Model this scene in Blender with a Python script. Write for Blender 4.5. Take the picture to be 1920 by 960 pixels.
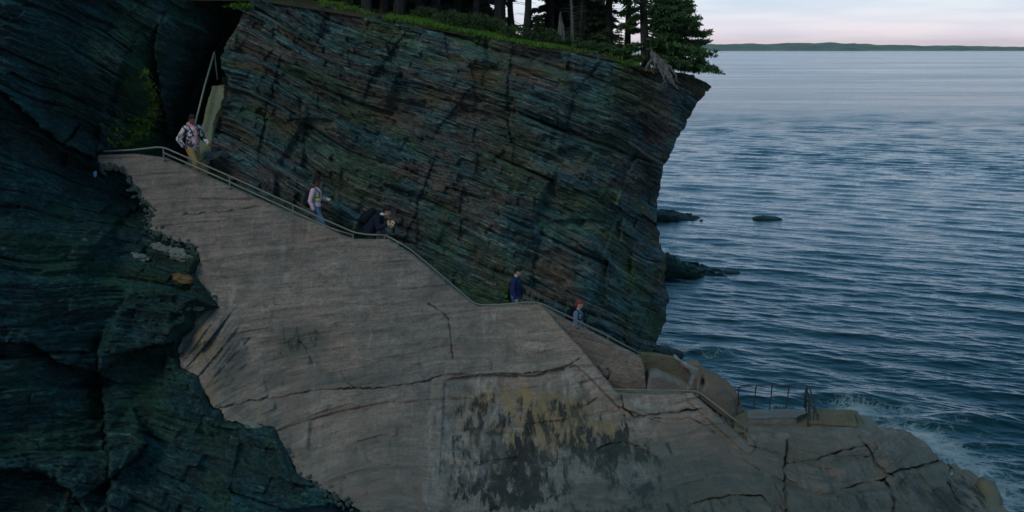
import bpy, bmesh, math, random
import numpy as np
from mathutils import Vector, Matrix
for o in list(bpy.data.objects): bpy.data.objects.remove(o)
random.seed(7); rng = np.random.default_rng(7)
SC = bpy.context.scene
COL = SC.collection

# ------------------------------------------------------------------ camera, sky, sun, exposure
F = 2200.0; CAMZ = 10.0; TH = math.atan(390 / F); HOR = 90.0
cd = bpy.data.cameras.new('camera'); cam = bpy.data.objects.new('camera', cd); COL.objects.link(cam)
cd.sensor_width = 36; cd.lens = F / 1920 * 36; cd.clip_end = 30000; cd.clip_start = 0.1
cam.location = (0, 0, CAMZ); cam.rotation_euler = (math.pi / 2 - TH, 0, 0)
SC.camera = cam
SUN_EL = math.radians(38); SUN_AZ = math.radians(212)     # azimuth from +Y towards +X : sun lamp added as soft fill, high behind the camera's left shoulder
W = bpy.data.worlds.new('World'); SC.world = W; W.use_nodes = True
def build_world():
    nt = W.node_tree; nt.nodes.clear(); n = nt.nodes.new; L = nt.links.new
    out = n('ShaderNodeOutputWorld'); bg = n('ShaderNodeBackground'); L(bg.outputs[0], out.inputs[0])
    sky = n('ShaderNodeTexSky'); sky.sky_type = 'NISHITA'; sky.sun_disc = False
    sky.sun_elevation = SUN_EL; sky.sun_rotation = SUN_AZ; sky.air_density = 1.0; sky.dust_density = 1.5; sky.ozone_density = 3
    sc = n('ShaderNodeVectorMath'); sc.operation = 'SCALE'; L(sky.outputs[0], sc.inputs[0]); sc.inputs['Scale'].default_value = 0.35
    tc = n('ShaderNodeTexCoord'); sep = n('ShaderNodeSeparateXYZ'); L(tc.outputs['Generated'], sep.inputs[0])
    ramp = n('ShaderNodeValToRGB'); L(sep.outputs['Z'], ramp.inputs[0])
    cr = ramp.color_ramp
    stops = [(0.0, (9.4, 7.9, 8.1)), (0.012, (8.7, 8.0, 8.5)), (0.032, (7.2, 7.9, 8.5)), (0.085, (5.1, 7.1, 8.9)),
             (0.15, (1.9, 3.9, 6.0)), (0.22, (.6, 2.2, 3.9)), (0.42, (.50, 2.1, 3.2)), (1.0, (.42, 2.2, 2.95))]
    while len(cr.elements) < len(stops): cr.elements.new(0.5)
    for e, (p, c) in zip(cr.elements, stops):
        e.position = p; e.color = (c[0] / 10, c[1] / 10, c[2] / 10, 1)
    up = n('ShaderNodeVectorMath'); up.operation = 'SCALE'; L(ramp.outputs[0], up.inputs[0]); up.inputs['Scale'].default_value = 10
    # glow towards the afterglow, dimmer away from it
    dot = n('ShaderNodeVectorMath'); dot.operation = 'DOT_PRODUCT'; L(tc.outputs['Generated'], dot.inputs[0])
    dot.inputs[1].default_value = (0.1, 0.99, 0.05)
    mr = n('ShaderNodeMapRange'); L(dot.outputs['Value'], mr.inputs[0])
    mr.inputs[1].default_value = -1; mr.inputs[2].default_value = 1; mr.inputs[3].default_value = 0.62; mr.inputs[4].default_value = 1.1
    m2 = n('ShaderNodeVectorMath'); m2.operation = 'SCALE'; L(up.outputs[0], m2.inputs[0]); L(mr.outputs[0], m2.inputs['Scale'])
    # thin cloud streaks
    mp = n('ShaderNodeMapping'); L(tc.outputs['Generated'], mp.inputs[0]); mp.inputs['Scale'].default_value = (5, 5, 60)
    nz = n('ShaderNodeTexNoise'); L(mp.outputs[0], nz.inputs[0]); nz.inputs['Scale'].default_value = 1.5; nz.inputs['Detail'].default_value = 5
    r2 = n('ShaderNodeValToRGB'); L(nz.outputs[0], r2.inputs[0]); r2.color_ramp.elements[0].position = .42; r2.color_ramp.elements[1].position = .68
    r2.color_ramp.elements[0].color = (1.03, 1.0, 1.0, 1); r2.color_ramp.elements[1].color = (.85, .87, .94, 1)
    mm = n('ShaderNodeVectorMath'); mm.operation = 'MULTIPLY'; L(m2.outputs[0], mm.inputs[0]); L(r2.outputs[0], mm.inputs[1])
    mix = n('ShaderNodeMix'); mix.data_type = 'RGBA'; mix.inputs[0].default_value = 0.85
    L(sc.outputs[0], mix.inputs[6]); L(mm.outputs[0], mix.inputs[7])
    L(mix.outputs[2], bg.inputs[0]); bg.inputs[1].default_value = 0.12
build_world()
sd = bpy.data.lights.new('sun', 'SUN'); sd.energy = 0.95; sd.angle = math.radians(18); sd.color = (1, .91, .80)
sun = bpy.data.objects.new('sun', sd); COL.objects.link(sun)
sdir = Vector((math.sin(SUN_AZ) * math.cos(SUN_EL), math.cos(SUN_AZ) * math.cos(SUN_EL), math.sin(SUN_EL)))
sun.rotation_euler = sdir.to_track_quat('Z', 'Y').to_euler(); sun.location = (0, 0, 60)
SC.view_settings.view_transform = 'Standard'; SC.view_settings.look = 'None'
SC.view_settings.exposure = 0.0; SC.view_settings.gamma = 1.0; SC.view_settings.use_curve_mapping = False
SC.render.resolution_x = 1024; SC.render.resolution_y = 512

# ------------------------------------------------------------------ maths helpers
def PX(px, py, Y):
    """photo pixel (1920x960) at depth Y (metres in front of the camera, world Y) -> arrays x,y,z"""
    u = (np.asarray(px, float) - 960) / F; v = (480 - np.asarray(py, float)) / F
    dy = math.cos(TH) + v * math.sin(TH); dz = -math.sin(TH) + v * math.cos(TH)
    t = Y / dy
    return u * t, np.zeros_like(u * t) + Y, CAMZ + dz * t
def pt(px, py, Y):
    a, b, c = PX(px, py, Y); return Vector((float(a), float(b), float(c)))
def Ysea(py, z=0.0):
    v = (480 - np.asarray(py, float)) / F
    dy = math.cos(TH) + v * math.sin(TH); dz = -math.sin(TH) + v * math.cos(TH)
    return (z - CAMZ) / dz * dy
class TPS:
    def __init__(s, pts, lam=0.02):
        p = np.array(pts, float); s.c = p[:, :2] / 300; y = p[:, 2]; n = len(p)
        d = np.linalg.norm(s.c[:, None] - s.c[None], axis=2)
        K = s.k(d) + lam * np.eye(n); A = np.zeros((n + 3, n + 3)); A[:n, :n] = K
        A[:n, n] = 1; A[:n, n + 1:] = s.c; A[n, :n] = 1; A[n + 1:, :n] = s.c.T
        s.w = np.linalg.solve(A, np.r_[y, 0, 0, 0]); s.n = n
    def k(s, d): return np.where(d > 1e-9, d * d * np.log(np.maximum(d, 1e-9)), 0)
    def __call__(s, px, py):
        q = [np.asarray(px, float) / 300, np.asarray(py, float) / 300]
        r = s.w[s.n] + s.w[s.n + 1] * q[0] + s.w[s.n + 2] * q[1]
        for i in range(s.n):
            d2 = (q[0] - s.c[i, 0]) ** 2 + (q[1] - s.c[i, 1]) ** 2
            r = r + s.w[i] * 0.5 * d2 * np.log(np.maximum(d2, 1e-12))
        return r
def h3(i, j, k, s=0):
    n = (i.astype(np.int64) * 374761393 + j.astype(np.int64) * 668265263 + k.astype(np.int64) * 2147483647 + s * 1274126177) & 0xffffffff
    n = ((n ^ (n >> 13)) * 1274126177) & 0xffffffff
    n = ((n ^ (n >> 16)) * 2246822519) & 0xffffffff
    return ((n ^ (n >> 15)) & 0xffffff) / float(0xffffff)
def vn(x, y, z=0, s=0):
    """value noise -1..1"""
    x = np.asarray(x, float); y = np.asarray(y, float); z = np.asarray(z, float) + np.zeros_like(x)
    i, j, k = np.floor(x), np.floor(y), np.floor(z); a, b, c = x - i, y - j, z - k
    a = a * a * (3 - 2 * a); b = b * b * (3 - 2 * b); c = c * c * (3 - 2 * c)
    r = 0
    for di in (0, 1):
        for dj in (0, 1):
            for dk in (0, 1):
                wgt = (a if di else 1 - a) * (b if dj else 1 - b) * (c if dk else 1 - c)
                r = r + wgt * h3(i + di, j + dj, k + dk, s)
    return r * 2 - 1
def fbm(x, y, z=0, o=4, s=0):
    r = 0; a = 1; t = 0
    for q in range(o):
        r = r + a * vn(x * 2 ** q, y * 2 ** q, np.asarray(z) * 2 ** q, s + q * 17); t += a; a *= .5
    return r / t
def sstep(a, b, x): t = np.clip((x - a) / (b - a), 0, 1); return t * t * (3 - 2 * t)
def seg_dist(px, py, poly, closed=False):
    best = np.full(px.shape, 1e9); bx = px.copy(); by = py.copy(); sd = np.zeros_like(px)
    P = list(poly) + ([poly[0]] if closed else [])
    for (x0, y0), (x1, y1) in zip(P[:-1], P[1:]):
        dx, dy = x1 - x0, y1 - y0; l2 = dx * dx + dy * dy + 1e-9
        t = np.clip(((px - x0) * dx + (py - y0) * dy) / l2, 0, 1)
        cx, cy = x0 + t * dx, y0 + t * dy; d = np.hypot(px - cx, py - cy); m = d < best
        best = np.where(m, d, best); bx = np.where(m, cx, bx); by = np.where(m, cy, by)
        sd = np.where(m, np.sign(dx * (py - y0) - dy * (px - x0)), sd)
    return best, bx, by, sd
def inside(px, py, poly):
    r = np.zeros(px.shape, bool); P = list(poly) + [poly[0]]
    for (x0, y0), (x1, y1) in zip(P[:-1], P[1:]):
        if y0 == y1: continue
        c = ((y0 > py) != (y1 > py)); xi = (x1 - x0) * (py - y0) / (y1 - y0) + x0
        r ^= c & (px < xi)
    return r
def jag(poly, step=6, amp=2.5, seed=1, keep=()):
    """resample a closed outline and roughen it, segments listed in keep stay straight"""
    out = []; r = random.Random(seed); P = list(poly) + [poly[0]]
    for i, ((x0, y0), (x1, y1)) in enumerate(zip(P[:-1], P[1:])):
        out.append((x0, y0)); l = math.hypot(x1 - x0, y1 - y0); n = int(l / step)
        if i in keep or n < 2: continue
        nx, ny = -(y1 - y0) / l, (x1 - x0) / l; a = 0
        for k in range(1, n):
            a = .55 * a + r.uniform(-amp, amp); e = min(1, min(k, n - k) / 2)
            out.append((x0 + (x1 - x0) * k / n + nx * a * e, y0 + (y1 - y0) * k / n + ny * a * e))
    return out

# ------------------------------------------------------------------ object helpers
def mesh_np(name, co, quads=None, tris=None, smooth=False):
    me = bpy.data.meshes.new(name); co = np.asarray(co, np.float32)
    q = np.asarray(quads if quads is not None else np.zeros((0, 4)), np.int32); t = np.asarray(tris if tris is not None else np.zeros((0, 3)), np.int32)
    me.vertices.add(len(co)); me.vertices.foreach_set('co', co.ravel())
    me.loops.add(q.size + t.size); me.loops.foreach_set('vertex_index', np.r_[q.ravel(), t.ravel()])
    me.polygons.add(len(q) + len(t))
    me.polygons.foreach_set('loop_start', np.r_[np.arange(len(q)) * 4, q.size + np.arange(len(t)) * 3].astype(np.int32))
    if smooth: me.polygons.foreach_set('use_smooth', np.ones(len(q) + len(t), bool))
    me.update(calc_edges=True); me.validate()
    return me
def link(name, me, mat=None, parent=None):
    o = bpy.data.objects.new(name, me); COL.objects.link(o)
    if mat is not None:
        for m in (mat if isinstance(mat, (list, tuple)) else [mat]): me.materials.append(m)
    if parent: o.parent = parent
    return o
def tag(o, label=None, cat=None, group=None, kind=None):
    if label: o['label'] = label
    if cat: o['category'] = cat
    if group: o['group'] = group
    if kind: o['kind'] = kind
    return o
def empty(name, loc, label, cat, group=None, rz=0):
    o = bpy.data.objects.new(name, None); COL.objects.link(o); o.location = loc; o.rotation_euler = (0, 0, rz); o.empty_display_size = .2
    return tag(o, label, cat, group)
def attr(me, name, a): me.attributes.new(name, 'FLOAT', 'POINT').data.foreach_set('value', np.asarray(a, np.float32))
def attrv(me, name, a): me.attributes.new(name, 'FLOAT_VECTOR', 'POINT').data.foreach_set('vector', np.asarray(a, np.float32).ravel())
class MB:
    """collects primitive shapes into one mesh"""
    def __init__(s): s.v = []; s.f = []
    def add(s, vs, fs):
        b = len(s.v); s.v += [tuple(v) for v in vs]; s.f += [tuple(i + b for i in f) for f in fs]
    def box(s, lo, hi):
        x0, y0, z0 = lo; x1, y1, z1 = hi
        s.add([(x0, y0, z0), (x1, y0, z0), (x1, y1, z0), (x0, y1, z0), (x0, y0, z1), (x1, y0, z1), (x1, y1, z1), (x0, y1, z1)],
              [(0, 3, 2, 1), (4, 5, 6, 7), (0, 1, 5, 4), (1, 2, 6, 5), (2, 3, 7, 6), (3, 0, 4, 7)])
    def tube(s, pts, rad, n=8, cap=True):
        pts = [Vector(p) for p in pts]; m = len(pts); R = rad if isinstance(rad, (list, tuple)) else [rad] * m
        vs = []; prev = None
        for i, p in enumerate(pts):
            d = (pts[min(i + 1, m - 1)] - pts[max(i - 1, 0)]).normalized()
            if prev is None:
                a = d.orthogonal().normalized()
            else:
                a = (prev - d * prev.dot(d)).normalized()
            prev = a; b = d.cross(a)
            for k in range(n):
                t = 2 * math.pi * k / n; vs.append(p + (a * math.cos(t) + b * math.sin(t)) * R[i])
        fs = [(i * n + k, i * n + (k + 1) % n, (i + 1) * n + (k + 1) % n, (i + 1) * n + k) for i in range(m - 1) for k in range(n)]
        if cap: fs += [tuple(range(n - 1, -1, -1)), tuple((m - 1) * n + k for k in range(n))]
        s.add(vs, fs)
    def ell(s, c, r, n=12, rot=None):
        c = Vector(c); vs = []; fs = []; h = n // 2
        for i in range(h + 1):
            for k in range(n):
                t = math.pi * i / h; u = 2 * math.pi * k / n
                v = Vector((r[0] * math.sin(t) * math.cos(u), r[1] * math.sin(t) * math.sin(u), r[2] * math.cos(t)))
                if rot is not None: v = rot @ v
                vs.append(c + v)
        for i in range(h):
            for k in range(n):
                fs.append((i * n + k, (i + 1) * n + k, (i + 1) * n + (k + 1) % n, i * n + (k + 1) % n))
        s.add(vs, fs)
    def build(s, name, mat, parent=None, smooth=False, bevel=0, merge=True):
        me = bpy.data.meshes.new(name); bm = bmesh.new(); vv = [bm.verts.new(v) for v in s.v]
        for f in s.f:
            try: bm.faces.new([vv[i] for i in f])
            except ValueError: pass
        if merge: bmesh.ops.remove_doubles(bm, verts=bm.verts, dist=1e-5)
        if bevel: bmesh.ops.bevel(bm, geom=bm.edges[:], offset=bevel, segments=2, affect='EDGES')
        bmesh.ops.recalc_face_normals(bm, faces=bm.faces); bm.to_mesh(me); bm.free()
        if smooth: me.polygons.foreach_set('use_smooth', np.ones(len(me.polygons), bool))
        return link(name, me, mat, parent)

# ------------------------------------------------------------------ materials
class M:
    def __init__(s, name, rough=.8, spec=.3):
        s.m = bpy.data.materials.new(name); s.m.use_nodes = True; s.nt = s.m.node_tree; s.b = s.nt.nodes['Principled BSDF']
        s.b.inputs['Roughness'].default_value = rough; s.b.inputs['Specular IOR Level'].default_value = spec
    def n(s, t, **k):
        x = s.nt.nodes.new(t)
        for a, v in k.items(): setattr(x, a, v)
        return x
    def l(s, a, b): s.nt.links.new(a, b)
    def attrn(s, name, vec=False):
        a = s.n('ShaderNodeAttribute'); a.attribute_name = name; return a.outputs['Vector' if vec else 'Fac']
    def obj(s): return s.n('ShaderNodeTexCoord').outputs['Object']
    def geo(s): return s.n('ShaderNodeNewGeometry').outputs['Position']
    def map(s, v, scale, loc=(0, 0, 0), rot=(0, 0, 0)):
        m = s.n('ShaderNodeMapping'); s.l(v, m.inputs[0]); m.inputs['Scale'].default_value = scale; m.inputs['Location'].default_value = loc; m.inputs['Rotation'].default_value = rot
        return m.outputs[0]
    def noise(s, v, scale=1, det=5, rough=.55, dist=0):
        x = s.n('ShaderNodeTexNoise'); s.l(v, x.inputs['Vector']); x.inputs['Scale'].default_value = scale; x.inputs['Detail'].default_value = det
        x.inputs['Roughness'].default_value = rough; x.inputs['Distortion'].default_value = dist; return x.outputs[0]
    def vor(s, v, scale=1, feature='F1', rnd=1):
        x = s.n('ShaderNodeTexVoronoi', feature=feature); s.l(v, x.inputs['Vector']); x.inputs['Scale'].default_value = scale; x.inputs['Randomness'].default_value = rnd
        return x.outputs['Distance']
    def ramp(s, f, stops):
        r = s.n('ShaderNodeValToRGB'); s.l(f, r.inputs[0]); c = r.color_ramp
        while len(c.elements) < len(stops): c.elements.new(.5)
        for e, (p, v) in zip(c.elements, stops):
            e.position = p; e.color = (v, v, v, 1) if not isinstance(v, tuple) else (*v, 1)
        return r.outputs[0]
    def mix(s, f, a, b, t='MIX'):
        x = s.n('ShaderNodeMix', data_type='RGBA', blend_type=t)
        for k, v in ((0, f), (6, a), (7, b)):
            if hasattr(v, 'is_linked'): s.l(v, x.inputs[k])
            else: x.inputs[k].default_value = v if k == 0 else (*v, 1)
        return x.outputs[2]
    def math(s, op, a, b=0.0, clamp=False):
        x = s.n('ShaderNodeMath', operation=op, use_clamp=clamp)
        for k, v in ((0, a), (1, b)):
            if hasattr(v, 'is_linked'): s.l(v, x.inputs[k])
            else: x.inputs[k].default_value = v
        return x.outputs[0]
    def col(s, c):
        if hasattr(c, 'is_linked'): s.l(c, s.b.inputs['Base Color'])
        else: s.b.inputs['Base Color'].default_value = (*c, 1)
        return s
    def bump(s, h, d=.05, st=1, nrm=None):
        x = s.n('ShaderNodeBump'); s.l(h, x.inputs['Height']); x.inputs['Distance'].default_value = d; x.inputs['Strength'].default_value = st
        if nrm is not None: s.l(nrm, x.inputs['Normal'])
        s.l(x.outputs[0], s.b.inputs['Normal']); return x.outputs[0]
def simple(name, c, rough=.8, var=.25, scale=8, spec=.3, bump=0, metal=0):
    m = M(name, rough, spec); v = m.geo(); nz = m.noise(v, scale, 4)
    m.col(m.mix(nz, tuple(x * (1 - var) for x in c), tuple(min(1, x * (1 + var)) for x in c)))
    m.b.inputs['Metallic'].default_value = metal
    if bump: m.bump(m.noise(v, scale * 4, 4), bump)
    return m.m

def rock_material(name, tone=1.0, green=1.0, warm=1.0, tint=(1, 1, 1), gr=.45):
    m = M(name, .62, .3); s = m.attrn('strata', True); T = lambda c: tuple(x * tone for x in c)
    fine = m.noise(m.map(s, (1.7, 8, 1.6)), 2.3, 9, .7, .15)
    fine2 = m.noise(m.map(s, (3.6, 22, 3), (3, 1, 7)), 1.3, 7, .66, .1)
    grain = m.noise(m.map(s, (6, 10, 6), (13, 1, 7)), 2.2, 6, .7, .2)
    mid = m.noise(m.map(s, (.45, 1.5, .5), (9, 2, 1)), 1.0, 6, .65, .8)
    big = m.noise(m.map(s, (.25, .5, .3), (4, 5, 3)), 1.0, 5, .6, .6)
    blk = m.n('ShaderNodeTexVoronoi', feature='F1'); m.l(m.map(s, (.8, 2.2, 1.0)), blk.inputs['Vector']); blk.inputs['Scale'].default_value = 1.3
    blkf = m.n('ShaderNodeSeparateColor'); m.l(blk.outputs['Color'], blkf.inputs[0])
    mixf = m.math('ADD', m.math('MULTIPLY', fine, .6), m.math('MULTIPLY', fine2, .4))
    slate = m.ramp(mixf, [(.38, T((.008, .036, .044))), (.47, T((.028, .080, .090))), (.54, T((.070, .135, .138))), (.63, T((.20, .24, .22)))])
    brown = m.ramp(mixf, [(.36, T((.030, .026, .026))), (.5, T((.090, .068, .062))), (.65, T((.21, .145, .105)))])
    c = m.mix(m.math('MULTIPLY', m.ramp(mid, [(.45, 0.0), (.58, 1.0)]), .80 * warm), slate, brown)
    olive = m.ramp(fine2, [(.34, T((.016, .036, .020))), (.52, T((.055 * green, .090 * green, .042))), (.68, T((.13 * green, .17 * green, .06)))])
    c = m.mix(m.math('MULTIPLY', m.ramp(big, [(.49, 0.0), (.62, 1.0)]), .7), c, olive)
    c = m.mix(.75, c, m.ramp(blkf.outputs[0], [(0, .6), (.5, .95), (1, 1.4)]), 'MULTIPLY')
    rust = m.noise(m.map(s, (.8, 2.6, 1), (31, 12, 5)), 1.0, 6, .7, .8)
    c = m.mix(m.math('MULTIPLY', m.ramp(rust, [(.58, 0.0), (.66, 1.0)]), .42 * warm), c, T((.20, .095, .04)))
    pale = m.noise(m.map(s, (1.2, 11, 1), (7, 42, 5)), 1.0, 7, .72, .4)
    c = m.mix(m.math('MULTIPLY', m.ramp(pale, [(.575, 0.0), (.66, 1.0)]), .75), c, T((.30, .30, .24)))
    c = m.mix(gr, c, m.ramp(grain, [(.36, .3), (.5, .9), (.64, 2.0)]), 'MULTIPLY')
    spot = m.attrn('lichen')
    c = m.mix(m.math('MULTIPLY', spot, m.ramp(fine2, [(.35, 0.0), (.6, 1.0)])), c, T((.11, .19, .035)))
    c = m.mix(m.math('MULTIPLY', m.attrn('rust'), m.ramp(fine, [(.35, .15), (.6, .85)])), c, T((.19, .10, .05)))
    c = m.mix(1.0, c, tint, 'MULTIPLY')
    m.col(c)
    hb = m.math('ADD', m.math('MULTIPLY', fine, .8), m.math('ADD', m.math('MULTIPLY', fine2, .4), m.math('MULTIPLY', grain, .35)))
    m.bump(hb, .14, 1)
    m.l(m.ramp(mid, [(.3, .45), (.7, .8)]), m.b.inputs['Roughness'])
    return m.m
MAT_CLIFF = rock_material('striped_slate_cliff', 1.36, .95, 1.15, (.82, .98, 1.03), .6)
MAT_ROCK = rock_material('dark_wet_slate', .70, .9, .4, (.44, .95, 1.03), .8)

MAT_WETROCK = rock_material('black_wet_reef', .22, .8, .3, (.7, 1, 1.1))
def concrete_material():
    m = M('weathered_concrete', .88, .25); p = m.geo(); st = m.attrn('strata', True)
    big = m.noise(m.map(p, (.25, .25, .4)), 1, 5, .6, .4)
    flow = m.math('ADD', m.math('MULTIPLY', m.noise(m.map(st, (.5, 5.0, .5)), 1.2, 8, .68, .3), .6), m.math('MULTIPLY', m.noise(m.map(st, (.9, 16, .5), (3, 3, 3)), 1.4, 7, .7, .2), .4))
    grit = m.noise(p, 14, 6, .7)
    c = m.mix(big, (.155, .139, .120), (.370, .320, .275))
    c = m.mix(.5, c, m.ramp(flow, [(.38, (.10, .092, .084)), (.5, (.25, .22, .198)), (.62, (.42, .375, .34))]))
    c = m.mix(.6, c, m.ramp(grit, [(.32, .50), (.5, .95), (.68, 1.35)]), 'MULTIPLY')
    # lime runs
    lime = m.noise(m.map(p, (3.2, .5, .8), (3, 0, 9)), 1, 6, .6, .3)
    c = m.mix(m.math('MULTIPLY', m.ramp(lime, [(.61, 0.0), (.72, 1.0)]), .42), c, (.52, .51, .52))
    sc = m.vor(m.map(p, (1.0, 1.2, 2.6), rot=(0, .15, 0)), 1.0, 'DISTANCE_TO_EDGE')
    wv = m.noise(m.map(p, (1, 1, 1), (5, 5, 5)), 1.3, 3)
    line = m.math('MULTIPLY', m.ramp(sc, [(.0, 1.0), (.03, 0.0)]), m.ramp(wv, [(.50, 0.0), (.60, 1.0)]))
    c = m.mix(m.math('MULTIPLY', line, .24), c, (.5, .5, .52))
    # vertical stains from the masks; the black one also paints dark into the cracks
    v1 = m.noise(m.map(p, (4.6, 1.0, 1.4), (1, 2, 3)), 1, 7, .68, .25)
    v2 = m.noise(m.map(p, (5.4, 1.2, 1.7), (11, 5, 8)), 1, 8, .72, .25)
    v3 = m.noise(m.map(p, (4.4, 1.4, 1.6), (21, 15, 2)), 1, 5, .6, .4)
    och = m.math('MULTIPLY', m.attrn('ochre'), m.ramp(v1, [(.41, 0.0), (.53, 1.0)]), True)
    c = m.mix(m.math('MULTIPLY', och, .9), c, (.29, .215, .105))
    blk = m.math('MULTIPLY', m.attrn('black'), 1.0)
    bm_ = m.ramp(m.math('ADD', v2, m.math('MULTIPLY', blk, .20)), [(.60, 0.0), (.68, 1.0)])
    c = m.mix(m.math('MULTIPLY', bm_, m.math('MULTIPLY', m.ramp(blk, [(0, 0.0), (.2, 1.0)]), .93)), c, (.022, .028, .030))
    wt = m.math('MULTIPLY', m.attrn('white'), m.ramp(v3, [(.47, 0.0), (.56, 1.0)]), True)
    c = m.mix(m.math('MULTIPLY', wt, .55), c, (.42, .41, .40))
    grn = m.math('MULTIPLY', m.attrn('algae'), m.ramp(grit, [(.3, .3), (.6, 1.0)]), True)
    c = m.mix(m.math('MULTIPLY', grn, .78), c, (.055, .080, .076))
    pk = m.noise(m.map(p, (.5, .5, 1.4), (51, 5, 2)), 1, 5, .6, .5)
    c = m.mix(m.math('MULTIPLY', m.ramp(pk, [(.58, 0.0), (.68, 1.0)]), .35), c, (.30, .205, .165))
    grime = m.noise(m.map(p, (1.2, 1.2, 1.2), (5, 55, 2)), 1.4, 7, .7, .6)
    c = m.mix(m.math('MULTIPLY', m.ramp(grime, [(.52, 0.0), (.66, 1.0)]), .5), c, (.085, .088, .082))
    damp = m.noise(m.map(p, (.55, .2, .30), (71, 5, 2)), 1.2, 7, .68, .6)
    c = m.mix(m.math('MULTIPLY', m.ramp(damp, [(.48, 0.0), (.62, 1.0)]), .42), c, (.105, .115, .110))
    m.col(c)
    m.bump(m.math('ADD', m.math('MULTIPLY', flow, .9), m.math('MULTIPLY', grit, .4)), .09, 1)
    return m.m
MAT_CONC = concrete_material()
def plain_concrete(name, c, stain=(.10, .10, .08), amt=.5, seed=0):
    m = M(name, .88, .25); p = m.geo(); a = m.noise(m.map(p, (1, 1, 1.6), (seed, seed, 0)), 1.4, 6, .65, .4); g = m.noise(p, 18, 5, .7)
    x = m.mix(m.math('MULTIPLY', m.ramp(a, [(.42, 0.0), (.62, 1.0)]), amt), c, stain)
    x = m.mix(.5, x, m.ramp(g, [(.3, .65), (.7, 1.25)]), 'MULTIPLY'); m.col(x); m.bump(m.math('ADD', a, m.math('MULTIPLY', g, .5)), .07); return m.m
MAT_DARKC = plain_concrete('damp_concrete', (.135, .135, .105), (.07, .085, .05), .6, 3)
MAT_TANC = plain_concrete('tan_concrete', (.205, .170, .135), (.12, .10, .085), .5, 8)
MAT_DECK = plain_concrete('mossy_concrete', (.19, .175, .125), (.10, .085, .05), .65, 12)
MAT_PALE = plain_concrete('pale_concrete', (.215, .225, .225), (.13, .14, .135), .6, 15)
MAT_PIPE = simple('galvanised_pipe', (.18, .21, .19), .55, .35, 6, .5, metal=.3)
MAT_PIPE2 = simple('painted_pipe_olive', (.16, .16, .125), .6, .35, 8)
MAT_BLACKPIPE = simple('rusty_black_pipe', (.035, .035, .035), .6, .5, 12)

def water_material():
    m = M('sea_water', .09, .5); m.b.inputs['IOR'].default_value = 1.33
    p = m.geo()
    deep = m.noise(m.map(p, (.05, .05, .05)), 1, 3)
    c = m.mix(deep, (.0006, .009, .022), (.001, .016, .032))
    f = m.attrn('foam'); warp = m.noise(p, .8, 4)
    v = m.n('ShaderNodeVectorMath', operation='ADD'); m.l(p, v.inputs[0])
    nn = m.n('ShaderNodeTexNoise'); m.l(p, nn.inputs['Vector']); nn.inputs['Scale'].default_value = 1.1; nn.inputs['Detail'].default_value = 4
    m.l(nn.outputs['Color'], v.inputs[1])
    lace = m.vor(m.map(v.outputs[0], (2.2, 1.5, 1)), 1, 'DISTANCE_TO_EDGE')
    lace2 = m.vor(m.map(v.outputs[0], (5.5, 4, 1)), 1, 'DISTANCE_TO_EDGE')
    n2 = m.noise(p, 2.0, 7, .7)
    la = m.math('MAXIMUM', m.ramp(lace, [(0, 1.0), (.13, 0.0)]), m.math('MULTIPLY', m.ramp(lace2, [(0, 1.0), (.16, 0.0)]), .8))
    g = m.math('ADD', m.math('MULTIPLY', la, .32), m.math('ADD', f, m.math('MULTIPLY', n2, 1.1)))
    fm = m.math('MULTIPLY', m.ramp(m.math('MULTIPLY', g, .5), [(.56, 0.0), (.86, 1.0)]), m.ramp(f, [(.05, 0.0), (.3, 1.0)]))
    c = m.mix(m.math('MULTIPLY', m.ramp(f, [(.1, 0.0), (.9, 1.0)]), .6), c, (.02, .085, .105))
    c = m.mix(fm, c, (.36, .43, .48)); m.col(c)
    slick = m.noise(m.map(p, (.006, .035, 1), rot=(0, 0, -.1)), 1.0, 6, .65, .4)
    m.l(m.math('ADD', m.math('MULTIPLY', fm, .7), m.math('MULTIPLY', m.attrn('rough'), m.ramp(slick, [(.35, .5), (.65, 1.7)]))), m.b.inputs['Roughness'])
    rip = m.noise(m.map(p, (1.4, 4.2, 1), rot=(0, 0, .5)), 1.2, 5, .6, .4)
    big = m.math('ADD', m.noise(m.map(p, (.16, .45, 1), rot=(0, 0, .45)), 1.0, 7, .68, .2), m.math('MULTIPLY', m.noise(m.map(p, (.07, .10, 1), rot=(0, 0, -.3)), 1.0, 6, .7, .2), 1.5))
    m.bump(m.math('ADD', m.math('MULTIPLY', rip, .045), m.math('MULTIPLY', big, m.attrn('farwave'))), 1.0, .55)
    return m.m
MAT_WATER = water_material()

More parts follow.
